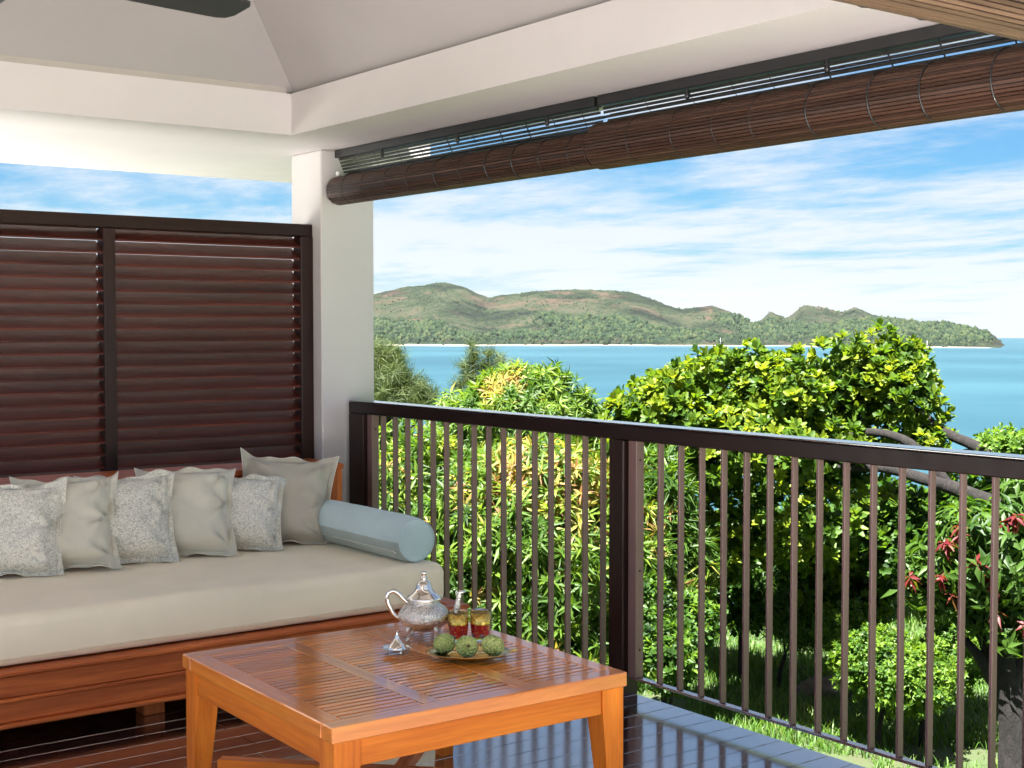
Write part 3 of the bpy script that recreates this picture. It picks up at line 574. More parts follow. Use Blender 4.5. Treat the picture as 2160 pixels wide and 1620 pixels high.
# mattress
def soft_box(name, x0, x1, y0, y1, z0, z1, r, mat, nx=64, ny=28, nz=6, puff=0.01, label=None):
    bm = bmesh.new(); bmesh.ops.create_cube(bm, size=1)
    bmesh.ops.scale(bm, vec=(x1 - x0, y1 - y0, z1 - z0), verts=bm.verts)
    bmesh.ops.bevel(bm, geom=list(bm.edges), offset=r, segments=5, affect='EDGES', profile=0.5)
    bmesh.ops.subdivide_edges(bm, edges=[e for e in bm.edges if e.calc_length() > 0.3], cuts=24, use_grid_fill=True)
    for v in bm.verts:
        p = v.co; u = p.x / (x1 - x0) * 2; w = p.y / (y1 - y0) * 2
        d = noise.noise((p.x * 3, p.y * 3, p.z * 5)) * 0.005 + noise.noise((p.x * 9, p.y * 9, p.z * 9 + 4)) * 0.002
        bul = puff * (1 - abs(p.z) / (z1 - z0) * 1.2)
        p.y += bul * max(-1, min(1, w * 1.5)) if abs(w) > 0.8 else 0; p.x += bul * max(-1, min(1, u)) if abs(u) > 0.9 else 0
        if p.z > 0: p.z += d
        elif p.z < -0.02: p.z += 0
        p.y += d * 0.7
    me = bpy.data.meshes.new(name); bm.to_mesh(me); bm.free(); me.materials.append(mat)
    me.polygons.foreach_set('use_smooth', [True] * len(me.polygons))
    o = bpy.data.objects.new(name, me); o.location = ((x0 + x1) / 2, (y0 + y1) / 2, (z0 + z1) / 2); return link(o)
ma = soft_box('mattress', 0.0, 3.125, 4.655, 5.70, 0.257, 0.432, 0.042, M['cream']); tag(ma, 'thick cream mattress filling the daybed', 'mattress')

mb = MB(); zs = -0.055; hx, hy = (3.125 - 0.0) / 2 + 0.004, (5.70 - 4.655) / 2 + 0.007; rr = 0.045
pts = []
for cx_, cy_, a0 in ((hx - rr, -hy + rr, -90), (hx - rr, hy - rr, 0), (-hx + rr, hy - rr, 90), (-hx + rr, -hy + rr, 180)):
    for k in range(7): a = R(a0 + 15 * k); pts.append((cx_ + rr * math.cos(a), cy_ + rr * math.sin(a), zs))
pts.append(pts[0]); mb.tube(pts, 0.0022, 6); mb.build('seam', M['cream'], ma)

# bolster
bl_ = empty('bolster', (3.025, 5.18, 0.431), 'pale blue round bolster at the right end of the mattress', 'bolster')
RB = 0.094; yb0, yb1 = -0.465, 0.50; NS = 56; NL = 26
def bol_r(t, a): return RB * (1 - 0.10 * max(0, (abs(2 * t - 1) - 0.86) / 0.14) ** 2) + 0.0030 * noise.noise((t * 9, math.cos(a) * 2, math.sin(a) * 2)) + 0.0016 * noise.noise((t * 26, math.cos(a) * 5, math.sin(a) * 5)) + 0.0012 * math.sin(a * 11 + 3 * math.sin(t * 9)) * max(0, abs(2 * t - 1) - 0.6)
def bol(name, a0, a1, n, mat):
    mb = MB(); vs = []; fs = []
    for i in range(NL + 1):
        t = i / NL
        for k in range(n + 1):
            a = a0 + (a1 - a0) * k / n; r = bol_r(t, a); vs.append((r * math.cos(a), yb0 + (yb1 - yb0) * t, RB - 0.002 + r * math.sin(a)))
    for i in range(NL):
        for k in range(n): fs.append((i * (n + 1) + k, i * (n + 1) + k + 1, (i + 1) * (n + 1) + k + 1, (i + 1) * (n + 1) + k))
    mb.add(vs, fs); return mb.build(name, mat, bl_)
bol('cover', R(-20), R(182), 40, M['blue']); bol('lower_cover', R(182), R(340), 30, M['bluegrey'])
for yy, s in ((yb0, -1), (yb1, 1)):
    mb = MB(); mb.lathe([(0.0, 0.010), (0.03, 0.009), (0.06, 0.006), (0.08, 0.001), (RB * 0.905, -0.004)], 48)
    mb.build('end_cap', M['blue'], bl_, loc=(0, yy, RB - 0.002), rot=(R(90 if s < 0 else -90), 0, 0))
    mb = MB(); mb.tube([(RB * 0.905 * math.cos(t), 0, RB * 0.905 * math.sin(t)) for t in np.linspace(0, 2 * math.pi, 49)], 0.0025, 6); mb.build('piping', M['blue'], bl_, loc=(0, yy, RB - 0.002))
mb = MB(); mb.tube([(RB * math.cos(R(207)) * 1.005, yb0 + 0.03 + i * 0.03, RB - 0.002 + RB * math.sin(R(207)) * 1.005) for i in range(29)], 0.0012, 5); mb.build('zip', M['trim'], bl_)
mb = MB(); mb.lathe([(0, -0.006), (0.004, -0.004), (0.005, 0), (0.004, 0.004), (0, 0.006)], 8, (RB * math.cos(R(207)) * 1.03, yb0 + 0.03, RB - 0.002 + RB * math.sin(R(207)) * 1.03)); mb.build('zip_pull', M['silver'], bl_)

# ------------------------------------------------------------------ pillows
def pillow(px_, y_, size, mat, mat2, label, yaw, lean, roll, seed, T=0.085, kind='plain', zoff=0.0):
    root = empty('pillow', (px_, y_, 0.432), label, 'pillow', 'scatter pillows leaning on the daybed ledge', rz=0)
    N = 36; a = size / 2; fl = 0.87; rs = random.Random(seed); ph = [rs.uniform(0, 6.28) for _ in range(8)]
    def outline(u, v):
        x = u * (1 - 0.12 * (1 - v * v) * u * u); z = v * (1 - 0.10 * (1 - u * u) * v * v)
        return x, z
    def surf(u, v, side):
        x, z = outline(u, v); U = min(1, abs(u) / fl); Vv = min(1, abs(v) / fl)
        body = ((1 - U ** 2.6) * (1 - Vv ** 2.6)) ** 0.5
        d = T * body * (1.06 - 0.14 * v)
        nz_ = noise.noise((u * 1.8 + seed, v * 1.8, side)); edge = max(abs(u), abs(v))
        # creases running in from corners and the middles of the sides
        cr = 0.0
        for k, (cx_, cz_) in enumerate(((0.8, -0.75), (-0.8, -0.8), (0.82, 0.1 * math.sin(ph[0])), (0.75, 0.78), (-0.75, 0.78))):
            dx, dz = u - cx_, v - cz_; ang = math.atan2(dz, dx); dd = math.hypot(dx, dz)
            cr += math.sin(ang * 5 + ph[k]) * math.exp(-dd * dd * 5) * 0.022
        d += (0.020 * nz_ * body + cr * min(1, body * 2) + 0.004 * noise.noise((u * 5, v * 5, seed)) * body)
        wave = 0.0
        if edge > fl: wave = (edge - fl) / (1 - fl) * (0.022 * math.sin(u * 5 + v * 7 + ph[1]) + 0.014 * math.sin(u * 11 - v * 9 + ph[2]))
        corner = max(0, abs(u) + abs(v) - 1.35); wave += corner * 0.05 * math.sin(ph[3] + 3 * u + 2 * v)
        return Vector((x * a, side * (max(d, 0) + 0.0018) + wave, z * a))
    rot = Matrix.Rotation(R(yaw), 4, 'Z') @ Matrix.Rotation(R(-lean), 4, 'X') @ Matrix.Rotation(R(roll), 4, 'Y')
    us = np.linspace(-1, 1, N + 1)
    parts = {True: MB(), False: MB()}
    for side in (-1, 1):
        P = {}
        for i, u in enumerate(us):
            for j, v in enumerate(us):
                p = rot @ (surf(u, v, side) + Vector((0, 0, a * 0.96))); 
                if p.z < 0.004: p.z = 0.004 + (p.z - 0.004) * 0.1
                P[i, j] = p
        for flange in (True, False):
            idx = {}; vs = []; fs = []
            for i in range(N):
                for j in range(N):
                    c = max(abs((us[i] + us[i + 1]) / 2), abs((us[j] + us[j + 1]) / 2))
                    if (c > fl) != flange: continue
                    q = []
                    for k in ((i, j), (i + 1, j), (i + 1, j + 1), (i, j + 1)):
                        if k not in idx: idx[k] = len(vs); vs.append(P[k])
                        q.append(idx[k])
                    fs.append(tuple(q) if side < 0 else tuple(q[::-1]))
            parts[flange].add(vs, fs)
    parts[False].build('cushion', mat, root); parts[True].build('flange', mat2, root)
    per = [(u, -1) for u in us] + [(1, v) for v in us[1:]] + [(u, 1) for u in us[::-1][1:]] + [(-1, v) for v in us[::-1][1:]]
    pts = []
    for u, v in per:
        p = rot @ (surf(u, v, 0) + Vector((0, 0, a * 0.96))); p.z = max(p.z, 0.005); pts.append(p)
    t = MB(); t.tube(pts, 0.0022, 5); t.build('piping', M['trim'], root)
    return root
pillow(1.575, 5.345, 0.405, M['print'], M['print'], 'coral-print pillow at the left edge, foremost of the row', -24, 27, 1, 1.3)
pillow(1.800, 5.358, 0.42, M['linen'], M['linen'], 'plain sage pillow second from left with a deep crease', -24, 28, -3, 2.9)
pillow(2.055, 5.365, 0.41, M['print'], M['print'], 'coral-print pillow between two plain ones, third from left', -22, 27, -2, 4.4)
pillow(2.310, 5.378, 0.425, M['linen'], M['linen'], 'plain sage pillow fourth from left, between two coral-print pillows', -25, 28, -1, 6.1)
pillow(2.560, 5.393, 0.37, M['print'], M['print'], 'smallest coral-print pillow just left of the large plain one', -27, 27, 3, 7.7)
pillow(2.785, 5.450, 0.445, M['linen2'], M['linen2'], 'large darker plain pillow beside the blue bolster', -29, 29, 5, 9.2)

# ------------------------------------------------------------------ coffee table
TW = 0.915; TZ = 0.450
tb = empty('coffee_table', (2.038, 3.272, 0), 'square orange teak coffee table with slatted top', 'table', rz=R(-1.0))
h = TW / 2; fwid = 0.058; th = 0.040
for s in (-1, 1):
    box('top_frame', (-h, h), (s * h - (fwid if s > 0 else 0), s * h + (fwid if s < 0 else 0)), (TZ - th, TZ), M['teak_x'], tb, 0.003)
    box('top_frame', (s * h - (fwid if s > 0 else 0), s * h + (fwid if s < 0 else 0)), (-h + fwid + 0.0005, h - fwid - 0.0005), (TZ - th, TZ), M['teak_y'], tb, 0.003)
inner = TW - 2 * fwid; cw = 0.052; pw = (inner - 2 * cw) / 3
xs_ = [-h + fwid + 0.0005]
for k in range(3):
    xa = -h + fwid + k * (pw + cw); xb = xa + pw
    if k < 2: box('cross_rail', (xb + 0.0005, xb + cw - 0.0005), (-h + fwid + 0.001, h - fwid - 0.001), (TZ - 0.03, TZ - 0.0005), M['teak_y'], tb, 0.001)
    ns = 28; pit = inner / ns
    for i in range(ns):
        ya = -h + fwid + i * pit
        box('slat', (xa + 0.001, xb - 0.001), (ya + 0.0036, ya + pit - 0.0036), (TZ - 0.022, TZ - 0.001), M['teak_x'], tb, 0.0007)
lg = 0.062; ins = 0.008
for sx in (-1, 1):
    for sy in (-1, 1):
        mb = MB(); cx_, cy_ = sx * (h - ins), sy * (h - ins)
        rows = [(TZ - th - 0.0005, lg + 0.012), (TZ - 0.11, lg + 0.010), (0.0, 0.042)]
        vs = []
        for z_, w in rows: vs += [(cx_, cy_, z_), (cx_ - sx * w, cy_, z_), (cx_ - sx * w, cy_ - sy * w, z_), (cx_, cy_ - sy * w, z_)]
        fs = [(0, 1, 2, 3), (8, 11, 10, 9)]
        for r0 in (0, 4):
            for k in range(4): fs.append((r0 + k, r0 + 4 + k, r0 + 4 + (k + 1) % 4, r0 + (k + 1) % 4))
        mb.add(vs, fs); mb.build('leg', M['teakleg_z'], tb, smooth=False)
    box('apron', (sx * (h - ins - 0.004) - (0.022 if sx > 0 else 0), sx * (h - ins - 0.004) + (0.022 if sx < 0 else 0)), (-h + ins + lg + 0.013, h - ins - lg - 0.013), (TZ - th - 0.068, TZ - th - 0.0005), M['teakleg_y'], tb, 0.002)
    box('apron', (-h + ins + lg + 0.013, h - ins - lg - 0.013), (sx * (h - ins - 0.004) - (0.022 if sx > 0 else 0), sx * (h - ins - 0.004) + (0.022 if sx < 0 else 0)), (TZ - th - 0.068, TZ - th - 0.0005), M['teakleg_x'], tb, 0.002)
dlen = 1.07
box('stretcher', (-dlen / 2, dlen / 2), (-0.02, 0.02), (0.118, 0.150), M['teakleg_x'], tb, 0.002, rot=(0, 0, R(-45)))
for s in (-1, 1): box('stretcher', (s * (dlen / 4 + 0.011) - dlen / 4 + 0.01, s * (dlen / 4 + 0.011) + dlen / 4 - 0.01), (-0.02, 0.02), (0.118, 0.150), M['teakleg_x'], tb, 0.002).matrix_local = Matrix.Rotation(R(45), 4, 'Z') @ Matrix.Translation((s * (dlen / 4 + 0.011), 0, 0.134))

# ------------------------------------------------------------------ things on the table
ZTT = TZ + 0.0005
tp = empty('teapot', (2.255, 3.475, ZTT), 'ornate engraved silver teapot on little feet', 'teapot', rz=R(-36.7))
mb = MB(); mb.lathe([(0.0, 0.026), (0.030, 0.027), (0.052, 0.036), (0.070, 0.050), (0.079, 0.066), (0.079, 0.078), (0.070, 0.092), (0.056, 0.104), (0.047, 0.111), (0.044, 0.118)], 48); body = mb.build('body', M['silver_e'], tp)
mb = MB(); mb.lathe([(0.044, 0.117), (0.047, 0.119), (0.0475, 0.122), (0.045, 0.124)], 40); mb.build('rim', M['silver'], tp)
mb = MB(); mb.lathe([(0.053, 0.123), (0.0545, 0.126), (0.050, 0.131), (0.040, 0.137), (0.031, 0.146), (0.025, 0.157), (0.022, 0.168), (0.017, 0.176), (0.009, 0.180), (0.0, 0.181)], 40); lid = mb.build('lid', M['silver'], tp)
mb = MB(); mb.lathe([(0.010, 0.179), (0.007, 0.183), (0.012, 0.187), (0.0125, 0.189), (0.006, 0.192), (0.0065, 0.195), (0.009, 0.199), (0.0095, 0.203), (0.007, 0.207), (0.0, 0.209)], 20); mb.build('finial', M['silver'], lid)
hp = spline([(-0.066, 0, 0.058), (-0.088, 0, 0.072), (-0.104, 0, 0.098), (-0.112, 0, 0.122), (-0.106, 0, 0.141), (-0.090, 0, 0.146), (-0.074, 0, 0.136), (-0.062, 0, 0.122), (-0.048, 0, 0.112)], 5)
mb = MB(); mb.tube(hp, [0.005 + 0.0018 * math.sin(i / len(hp) * 3.14) for i in range(len(hp))], 10); mb.build('handle', M['silver'], tp)
spn = spline([(0.066, 0, 0.060), (0.084, 0, 0.066), (0.096, 0, 0.080), (0.101, 0, 0.100), (0.104, 0, 0.122), (0.110, 0, 0.138)], 5)
mb = MB(); mb.tube(spn, [0.016 - 0.0095 * (i / len(spn)) ** 0.7 for i in range(len(spn))], 12, cap=False); mb.build('spout', M['silver_e'], tp)
mb = MB(); mb.tube([(0.098, 0, 0.138), (0.112, 0, 0.142), (0.128, 0, 0.146)], [0.006, 0.0075, 0.002], 8); mb.build('spout_lip', M['silver'], tp)
for a in (40, 130, 220, 310):
    c, s = math.cos(R(a)), math.sin(R(a))
    mb = MB(); mb.tube(spline([(0.052 * c, 0.052 * s, 0.046), (0.062 * c, 0.062 * s, 0.034), (0.058 * c, 0.058 * s, 0.018), (0.060 * c, 0.060 * s, 0.006), (0.068 * c, 0.068 * s, 0.003)], 4), [0.010, 0.0095, 0.009, 0.008, 0.007, 0.006, 0.005, 0.0048, 0.0046, 0.0045, 0.0045, 0.0046, 0.005, 0.005, 0.0045, 0.004, 0.003], 8); mb.build('foot', M['silver_e'], tp)
sb = empty('sugar_dish', (2.094, 3.371, ZTT), 'small silver dish with pointed lid beside the teapot', 'dish')
mb = MB(); mb.lathe([(0.0, 0.010), (0.030, 0.010), (0.040, 0.013), (0.044, 0.016), (0.0445, 0.0172), (0.040, 0.0150), (0.030, 0.0125), (0.0, 0.0125)], 40); mb.build('saucer', M['silver'], sb)
mb = MB(); mb.lathe([(0.029, 0.0130), (0.028, 0.017), (0.022, 0.025), (0.014, 0.033), (0.009, 0.041), (0.006, 0.046), (0.0065, 0.049), (0.003, 0.053), (0.0035, 0.056), (0.001, 0.064), (0.0, 0.066)], 36); mb.build('lid', M['silver'], sb)
for a in (20, 140, 260):
    mb = MB(); mb.lathe([(0.0, 0.0), (0.004, 0.001), (0.0045, 0.005), (0.003, 0.0105)], 10, (0.030 * math.cos(R(a)), 0.030 * math.sin(R(a)), 0)); mb.build('foot', M['silver'], sb)
def tea_glass(x, y, label, rz):
    g = empty('tea_glass', (x, y, ZTT), label, 'glass', 'pair of red and gold tea glasses', rz=rz)
    mb = MB(); mb.lathe([(0.0, 0.0), (0.022, 0.0), (0.0245, 0.003), (0.029, 0.040), (0.0315, 0.092), (0.0310, 0.0932), (0.0300, 0.092), (0.0275, 0.040), (0.0225, 0.012), (0.0, 0.010)], 40); mb.build('tumbler', M['glass'], g)
    mb = MB(); mb.lathe([(0.0300, 0.0525), (0.0318, 0.087), (0.0304, 0.0868), (0.0287, 0.0525)], 40); mb.build('gold_band', M['gold'], g)
    mb = MB(); seg = 64; vs = []; fs = []
    for i in range(seg):
        a = 2 * math.pi * i / seg; low = 0.012 + 0.013 * abs(math.sin(a * 2.5)) ** 1.5
        for k in range(4):
            z_ = low + (0.052 - low) * k / 3; r = 0.0252 + (z_ - 0.003) * 0.115; vs.append((r * math.cos(a), r * math.sin(a), z_))
    for i in range(seg):
        j = (i + 1) % seg
        for k in range(3): fs.append((i * 4 + k, j * 4 + k, j * 4 + k + 1, i * 4 + k + 1))
    mb.add(vs, fs); mb.build('red_band', M['redglass'], g); return g
tea_glass(2.319, 3.384, 'red and gold tea glass nearer the teapot', 0.3)
tea_glass(2.378, 3.352, 'red and gold tea glass farther from the teapot', 1.1)
# oval gold plate
plt = empty('plate', (2.222, 3.192, ZTT), 'oval gold plate holding three green fruits', 'plate', rz=R(-38))
mb = MB(); prof = [(0.0, 0.003), (0.30, 0.003), (0.55, 0.004), (0.75, 0.008), (0.90, 0.014), (1.0, 0.020), (1.005, 0.0215), (0.90, 0.0165), (0.75, 0.0105), (0.55, 0.0065), (0.30, 0.0055), (0.0, 0.0055)]
mb.lathe([(r * 0.122, z) for r, z in prof], 56, sy=0.68); mb.build('dish', M['goldplate'], plt)
mb = MB(); mb.lathe([(0.03, 0.0), (0.045, 0.0), (0.045, 0.0032), (0.03, 0.0032)], 32, sy=0.68); mb.build('foot_ring', M['goldplate'], plt)
mb = MB(); mb.tube(spline([(0.118, 0, 0.020), (0.130, 0.004, 0.026), (0.140, 0.0, 0.027), (0.132, -0.006, 0.024), (0.120, -0.004, 0.0205)], 4), 0.0028, 8); mb.build('handle', M['goldplate'], plt)
def custard_apple(x, y, z, r, tilt, label, seed):
    rs = random.Random(seed); root = empty('custard_apple', (x, y, z), label, 'fruit', 'custard apples on the plate')
    mb = MB(); N = 78; vsb = []
    for i in range(N):
        t = (i + 0.5) / N; zz = 1 - 2 * t; ph = i * 2.399963; rr = math.sqrt(1 - zz * zz)
        n_ = Vector((rr * math.cos(ph), rr * math.sin(ph), zz * 0.92)); q = n_.to_track_quat('Z', 'Y').to_matrix()
        s = r * 0.205 * (0.5 + 0.6 * rr ** 0.6); vs = []; fs = []; A = 7
        rows = [(1.0, -0.25), (0.98, 0.1), (0.72, 0.48), (0.34, 0.66)]
        for rad_, hh in rows:
            for k in range(A):
                a = 2 * math.pi * k / A + i; vs.append(n_ * r * 0.90 + q @ Vector((rad_ * s * math.cos(a), rad_ * s * math.sin(a) * 1.12, hh * s * 1.1)))
        for ri in range(3):
            for k in range(A): fs.append((ri * A + k, ri * A + (k + 1) % A, (ri + 1) * A + (k + 1) % A, (ri + 1) * A + k))
        vs.append(n_ * r * 0.90 + q @ Vector((0, 0, 0.74 * s * 1.1)))
        for k in range(A): fs.append((3 * A + k, 3 * A + (k + 1) % A, 4 * A))
        mb.add(vs, fs)
    mb.lathe([(0.0, -r * 0.85), (r * 0.5, -r * 0.72), (r * 0.84, -r * 0.35), (r * 0.92, 0), (r * 0.84, r * 0.35), (r * 0.5, r * 0.72), (0.0, r * 0.85)], 20)
    mb.build('skin', M['fruit'], root, rot=tilt)
    st = MB(); st.tube([(0, 0, r * 0.85), (0.001, 0, r * 1.0)], [0.0045, 0.003], 8); st.build('stem', M['stem'], root, rot=tilt)
custard_apple(2.178, 3.250, ZTT + 0.038, 0.0305, (R(30), R(-150), 0.3), 'green custard apple on the left of the plate', 3)
custard_apple(2.212, 3.184, ZTT + 0.037, 0.0300, (R(72), 0, R(-25)), 'green custard apple in the middle with its stem end facing out', 4)
custard_apple(2.275, 3.146, ZTT + 0.039, 0.0315, (R(-160), R(20), 1.0), 'yellowish green custard apple on the right of the plate', 5)

# ================================================================== VEGETATION
def leaf_arrays(L, W, droop, fold, shape='lance', cols=2):
    """one leaf along +X, normal +Z: rows x (left, mid, right)"""
    if shape == 'lance': rows = [(0.0, 0.10), (0.40, 1.0), (1.0, 0.03)]
    elif shape == 'obov': rows = [(0.0, 0.12), (0.62, 1.0), (1.0, 0.35)]
    else: rows = [(0.0, 0.25), (0.45, 1.0), (1.0, 0.15)]
    v = []
    for t, w in rows:
        z = -droop * t * t * L
        v += [(t * L, -w * W / 2, z + fold * w * W), (t * L, 0, z), (t * L, w * W / 2, z + fold * w * W)]
    q = []
    for r in range(2):
        for c in range(2): q.append((r * 3 + c, r * 3 + c + 1, r * 3 + 3 + c + 1, r * 3 + 3 + c))
    return np.array(v), np.array(q)
def axis_frame(a):
    a = a / np.linalg.norm(a); h = np.array([0, 0, 1.0]) if abs(a[2]) < 0.9 else np.array([1.0, 0, 0])
    x = np.cross(h, a); x /= np.linalg.norm(x); return np.stack([x, np.cross(a, x), a], 1)
def rosette(n, L, W, el0, el1, droop, shape, stem=0.06, seed=0, jit=0.25):
    """leaves spiralling round +Z; el0..el1 = angle above the horizontal, inner to outer"""
    rg = np.random.default_rng(seed); VV = []; QQ = []; LI = []
    for i in range(n):
        f = i / max(1, n - 1); el = math.radians(el0 + (el1 - el0) * f) + rg.normal(0, 0.16); az = i * 2.39996 + rg.normal(0, 0.2)
        v, q = leaf_arrays(L * rg.uniform(1 - jit, 1 + jit * 0.6) * (0.7 + 0.3 * f), W * rg.uniform(0.8, 1.15), droop * rg.uniform(0.5, 1.5), 0.18, shape)
        rl = rg.normal(0, 0.35); cr, sr = math.cos(rl), math.sin(rl)
        v = v @ np.array([[1, 0, 0], [0, cr, -sr], [0, sr, cr]]).T
        ce, se = math.cos(el), math.sin(el); v = v @ np.array([[ce, 0, -se], [0, 1, 0], [se, 0, ce]]).T
        ca, sa = math.cos(az), math.sin(az); v = v @ np.array([[ca, -sa, 0], [sa, ca, 0], [0, 0, 1]]).T
        v[:, 2] += stem * (1 - f) ; QQ.append(q + len(VV) * 9); VV.append(v); LI += [i] * len(q)
    return np.concatenate(VV), np.concatenate(QQ), np.array(LI)
def scatter(name, temps, pts, axes, scales, tints, mat, parent, jitter=0.12, seed=1):
    rg = np.random.default_rng(seed); Vs = []; Qs = []; Ts = []; off = 0
    for p, a, s, t in zip(pts, axes, scales, tints):
        V, Q, LI = temps[rg.integers(len(temps))]
        sp = rg.uniform(0, 6.283); c, sn = math.cos(sp), math.sin(sp)
        F = axis_frame(a) @ np.array([[c, -sn, 0], [sn, c, 0], [0, 0, 1]])
        Vs.append((V * s) @ F.T + p); Qs.append(Q + off); off += len(V)
        lt = np.clip(t + rg.normal(0, jitter, LI.max() + 1), 0, 1) if jitter else np.full(LI.max() + 1, t)
        Ts.append(lt[LI])
    return np_mesh(name, np.concatenate(Vs), np.concatenate(Qs), mat, parent, np.concatenate(Ts), smooth=True)
def lobes_points(lobes, rg, upw=0.55, rndw=0.35, rmin=0.55):
    """points and axes through ellipsoid lobes: list of (centre, radii, n)"""
    P = []; A = []
    for c, rad, n in lobes:
        u = rg.normal(size=(n, 3)); u /= np.linalg.norm(u, axis=1)[:, None]
        r = rmin + (1 - rmin) * rg.uniform(0, 1, n) ** 0.6
        rr = np.asarray(rad); lump = np.array([1 + 0.16 * noise.noise(Vector(q) * 2.3 + Vector(c)) for q in u])
        P.append(np.asarray(c) + u * rr * (r * lump)[:, None]); A.append(u + np.array([0, 0, upw]) + rg.normal(0, rndw, (n, 3)))
    return np.concatenate(P), np.concatenate(A)
def limb(root, name, pts, r0, r1, seg=10, wob=0.02):
    P = spline(pts, 6); n = len(P); mb = MB()
    P = [p + Vector((noise.noise(p * 3), noise.noise(p * 3 + Vector((5, 0, 0))), 0)) * wob for p in P]
    rad = [(r0 + (r1 - r0) * i / (n - 1)) * (1 + 0.12 * noise.noise(P[i] * 6)) for i in range(n)]
    mb.tube(P, rad, seg); return mb.build(name, M['bark'], root)
def gz(p): return Vector((p[0], p[1], ground_z(p[0], p[1])))
pxm = lambda px, d: px / FPX * d                                  # pixels to metres at depth d

def tree(name, label, lobes_px, d, temps, mat, base_px,  tint=(0.35, 0.22), scale=(0.8, 1.2), upw=0.55, seed=1, trunk_r=0.09, cat='tree', group=None, special=None, rmin=0.5, dd=0.0, jitter=0.12, limbs=True, shrink=None):
    """lobes_px: (px, py, radius px horizontally, radius px vertically, n, depth offset)"""
    rg = np.random.default_rng(seed); lobes = []
    for (x, y, rx, ry, n, do) in lobes_px:
        c = site(x, y, d + do); rh = pxm(rx, d + do); lobes.append((np.array(c), (rh, rh, pxm(ry, d + do)), n))
    bp = site(base_px[0], base_px[1], d + dd); base = gz(bp)
    root = empty(name, base, label, cat, group)
    P, A = lobes_points(lobes, rg, upw=upw, rmin=rmin)
    keep = np.array([p[2] > ground_z(p[0], p[1]) + 0.03 for p in P]); P = P[keep]; A = A[keep]
    T = np.clip(rg.normal(tint[0], tint[1], len(P)), 0, 0.86 if special is not None else 1)
    if special is not None: T = special(P, T, rg)
    S = rg.uniform(*scale, len(P))
    if shrink: S = np.where(T > shrink, S * 0.68, S); A = np.where((T > shrink)[:, None], A * 0.3 + np.array([0, 0, 0.9]), A)
    cr = scatter('crown', temps, P - np.array(base), A, S, T, mat, root, seed=seed, jitter=jitter)
    mid = Vector(np.mean([l[0] for l in lobes], axis=0)) - base; top = Vector((0, 0, 0))
    fork = Vector((mid.x * 0.5, mid.y * 0.5, max(0.3, mid.z * 0.55)))
    limb(root, 'trunk', [(0, 0, -0.2), (mid.x * 0.12, mid.y * 0.12, fork.z * 0.45), fork], trunk_r, trunk_r * 0.7)
    for c, rad, n in (lobes if limbs else []):
        q = Vector(c) - base; limb(root, 'branch', [fork, (fork + q) / 2 + Vector((0, 0, 0.12)), q], trunk_r * 0.5, trunk_r * 0.12, 7)
    return root

mango_t = [rosette(15, 0.185, 0.031, 66, -35, 0.35, 'lance', 0.05, s) for s in range(5)]
broad_t = [rosette(10, 0.115, 0.056, 68, 14, 0.10, 'obov', 0.03, 10 + s) for s in range(5)]
small_t = [rosette(12, 0.065, 0.030, 60, -10, 0.15, 'ovate', 0.06, 20 + s) for s in range(4)]
red_t = [rosette(11, 0.165, 0.042, 15, -68, 0.40, 'lance', 0.05, 30 + s) for s in range(4)]
long_t = [rosette(16, 0.22, 0.024, 70, 0, 0.5, 'lance', 0.02, 40 + s) for s in range(4)]
cas_t = [rosette(30, 0.36, 0.011, 55, -75, 0.7, 'lance', 0.10, 50 + s, 0.4) for s in range(4)]

# mango tree close behind the railing, with a flush of yellow-orange young leaves on its shoulder
flush_c = [(site(1130, 1010, 11.3), 0.62), (site(1010, 990, 11.2), 0.42), (site(1270, 1040, 11.3), 0.5), (site(1370, 1080, 11.6), 0.30)]
def flush(P, T, rg):
    T = np.clip(T, 0, 0.80)
    for c, r in flush_c:
        dd_ = np.linalg.norm(P - np.array(c), axis=1); hit = (dd_ < r) & (rg.uniform(size=len(P)) < 0.42 * (1 - (dd_ / r) ** 2 * 0.7))
        T = np.where(hit, rg.uniform(0.88, 0.97, len(P)), T)
    lone = rg.uniform(size=len(P)) < 0.035; return np.where(lone, rg.uniform(0.9, 1.0, len(P)), T)
tree('mango_tree', 'dense long-leaved mango tree with yellow young leaves right behind the railing',
     [(1090, 1190, 250, 220, 1300, 0.0), (900, 1180, 170, 260, 900, 0.4), (1260, 1200, 150, 170, 640, 0.2), (1130, 1020, 170, 90, 420, 0.1), (1080, 1390, 260, 170, 900, -0.1), (1330, 1250, 100, 150, 360, 0.3), (840, 1010, 90, 110, 260, 1.0)],
     11.6, mango_t, M['lf_mango'], (1080, 1600), (0.55, 0.24), (0.65, 1.0), 0.5, 3, 0.12, special=flush, jitter=0.05)
tree('mango_tree', 'rounded mango tree rising above the railing against the bay',
     [(1110, 905, 150, 135, 900, 0.0), (1000, 915, 100, 95, 460, 0.2), (1210, 950, 85, 110, 420, 0.0), (1080, 1010, 190, 120, 400, 0.2), (1085, 830, 70, 60, 240, 0.0)],
     14.5, mango_t, M['lf_mango'], (1100, 1500), (0.55, 0.22), (0.6, 0.95), 0.5, 4, 0.12, special=lambda P, T, rg: np.where(np.linalg.norm(P - np.array(site(1060, 815, 14.2)), axis=1) < 0.22, 0.93, np.clip(T, 0, 0.8)), jitter=0.05)
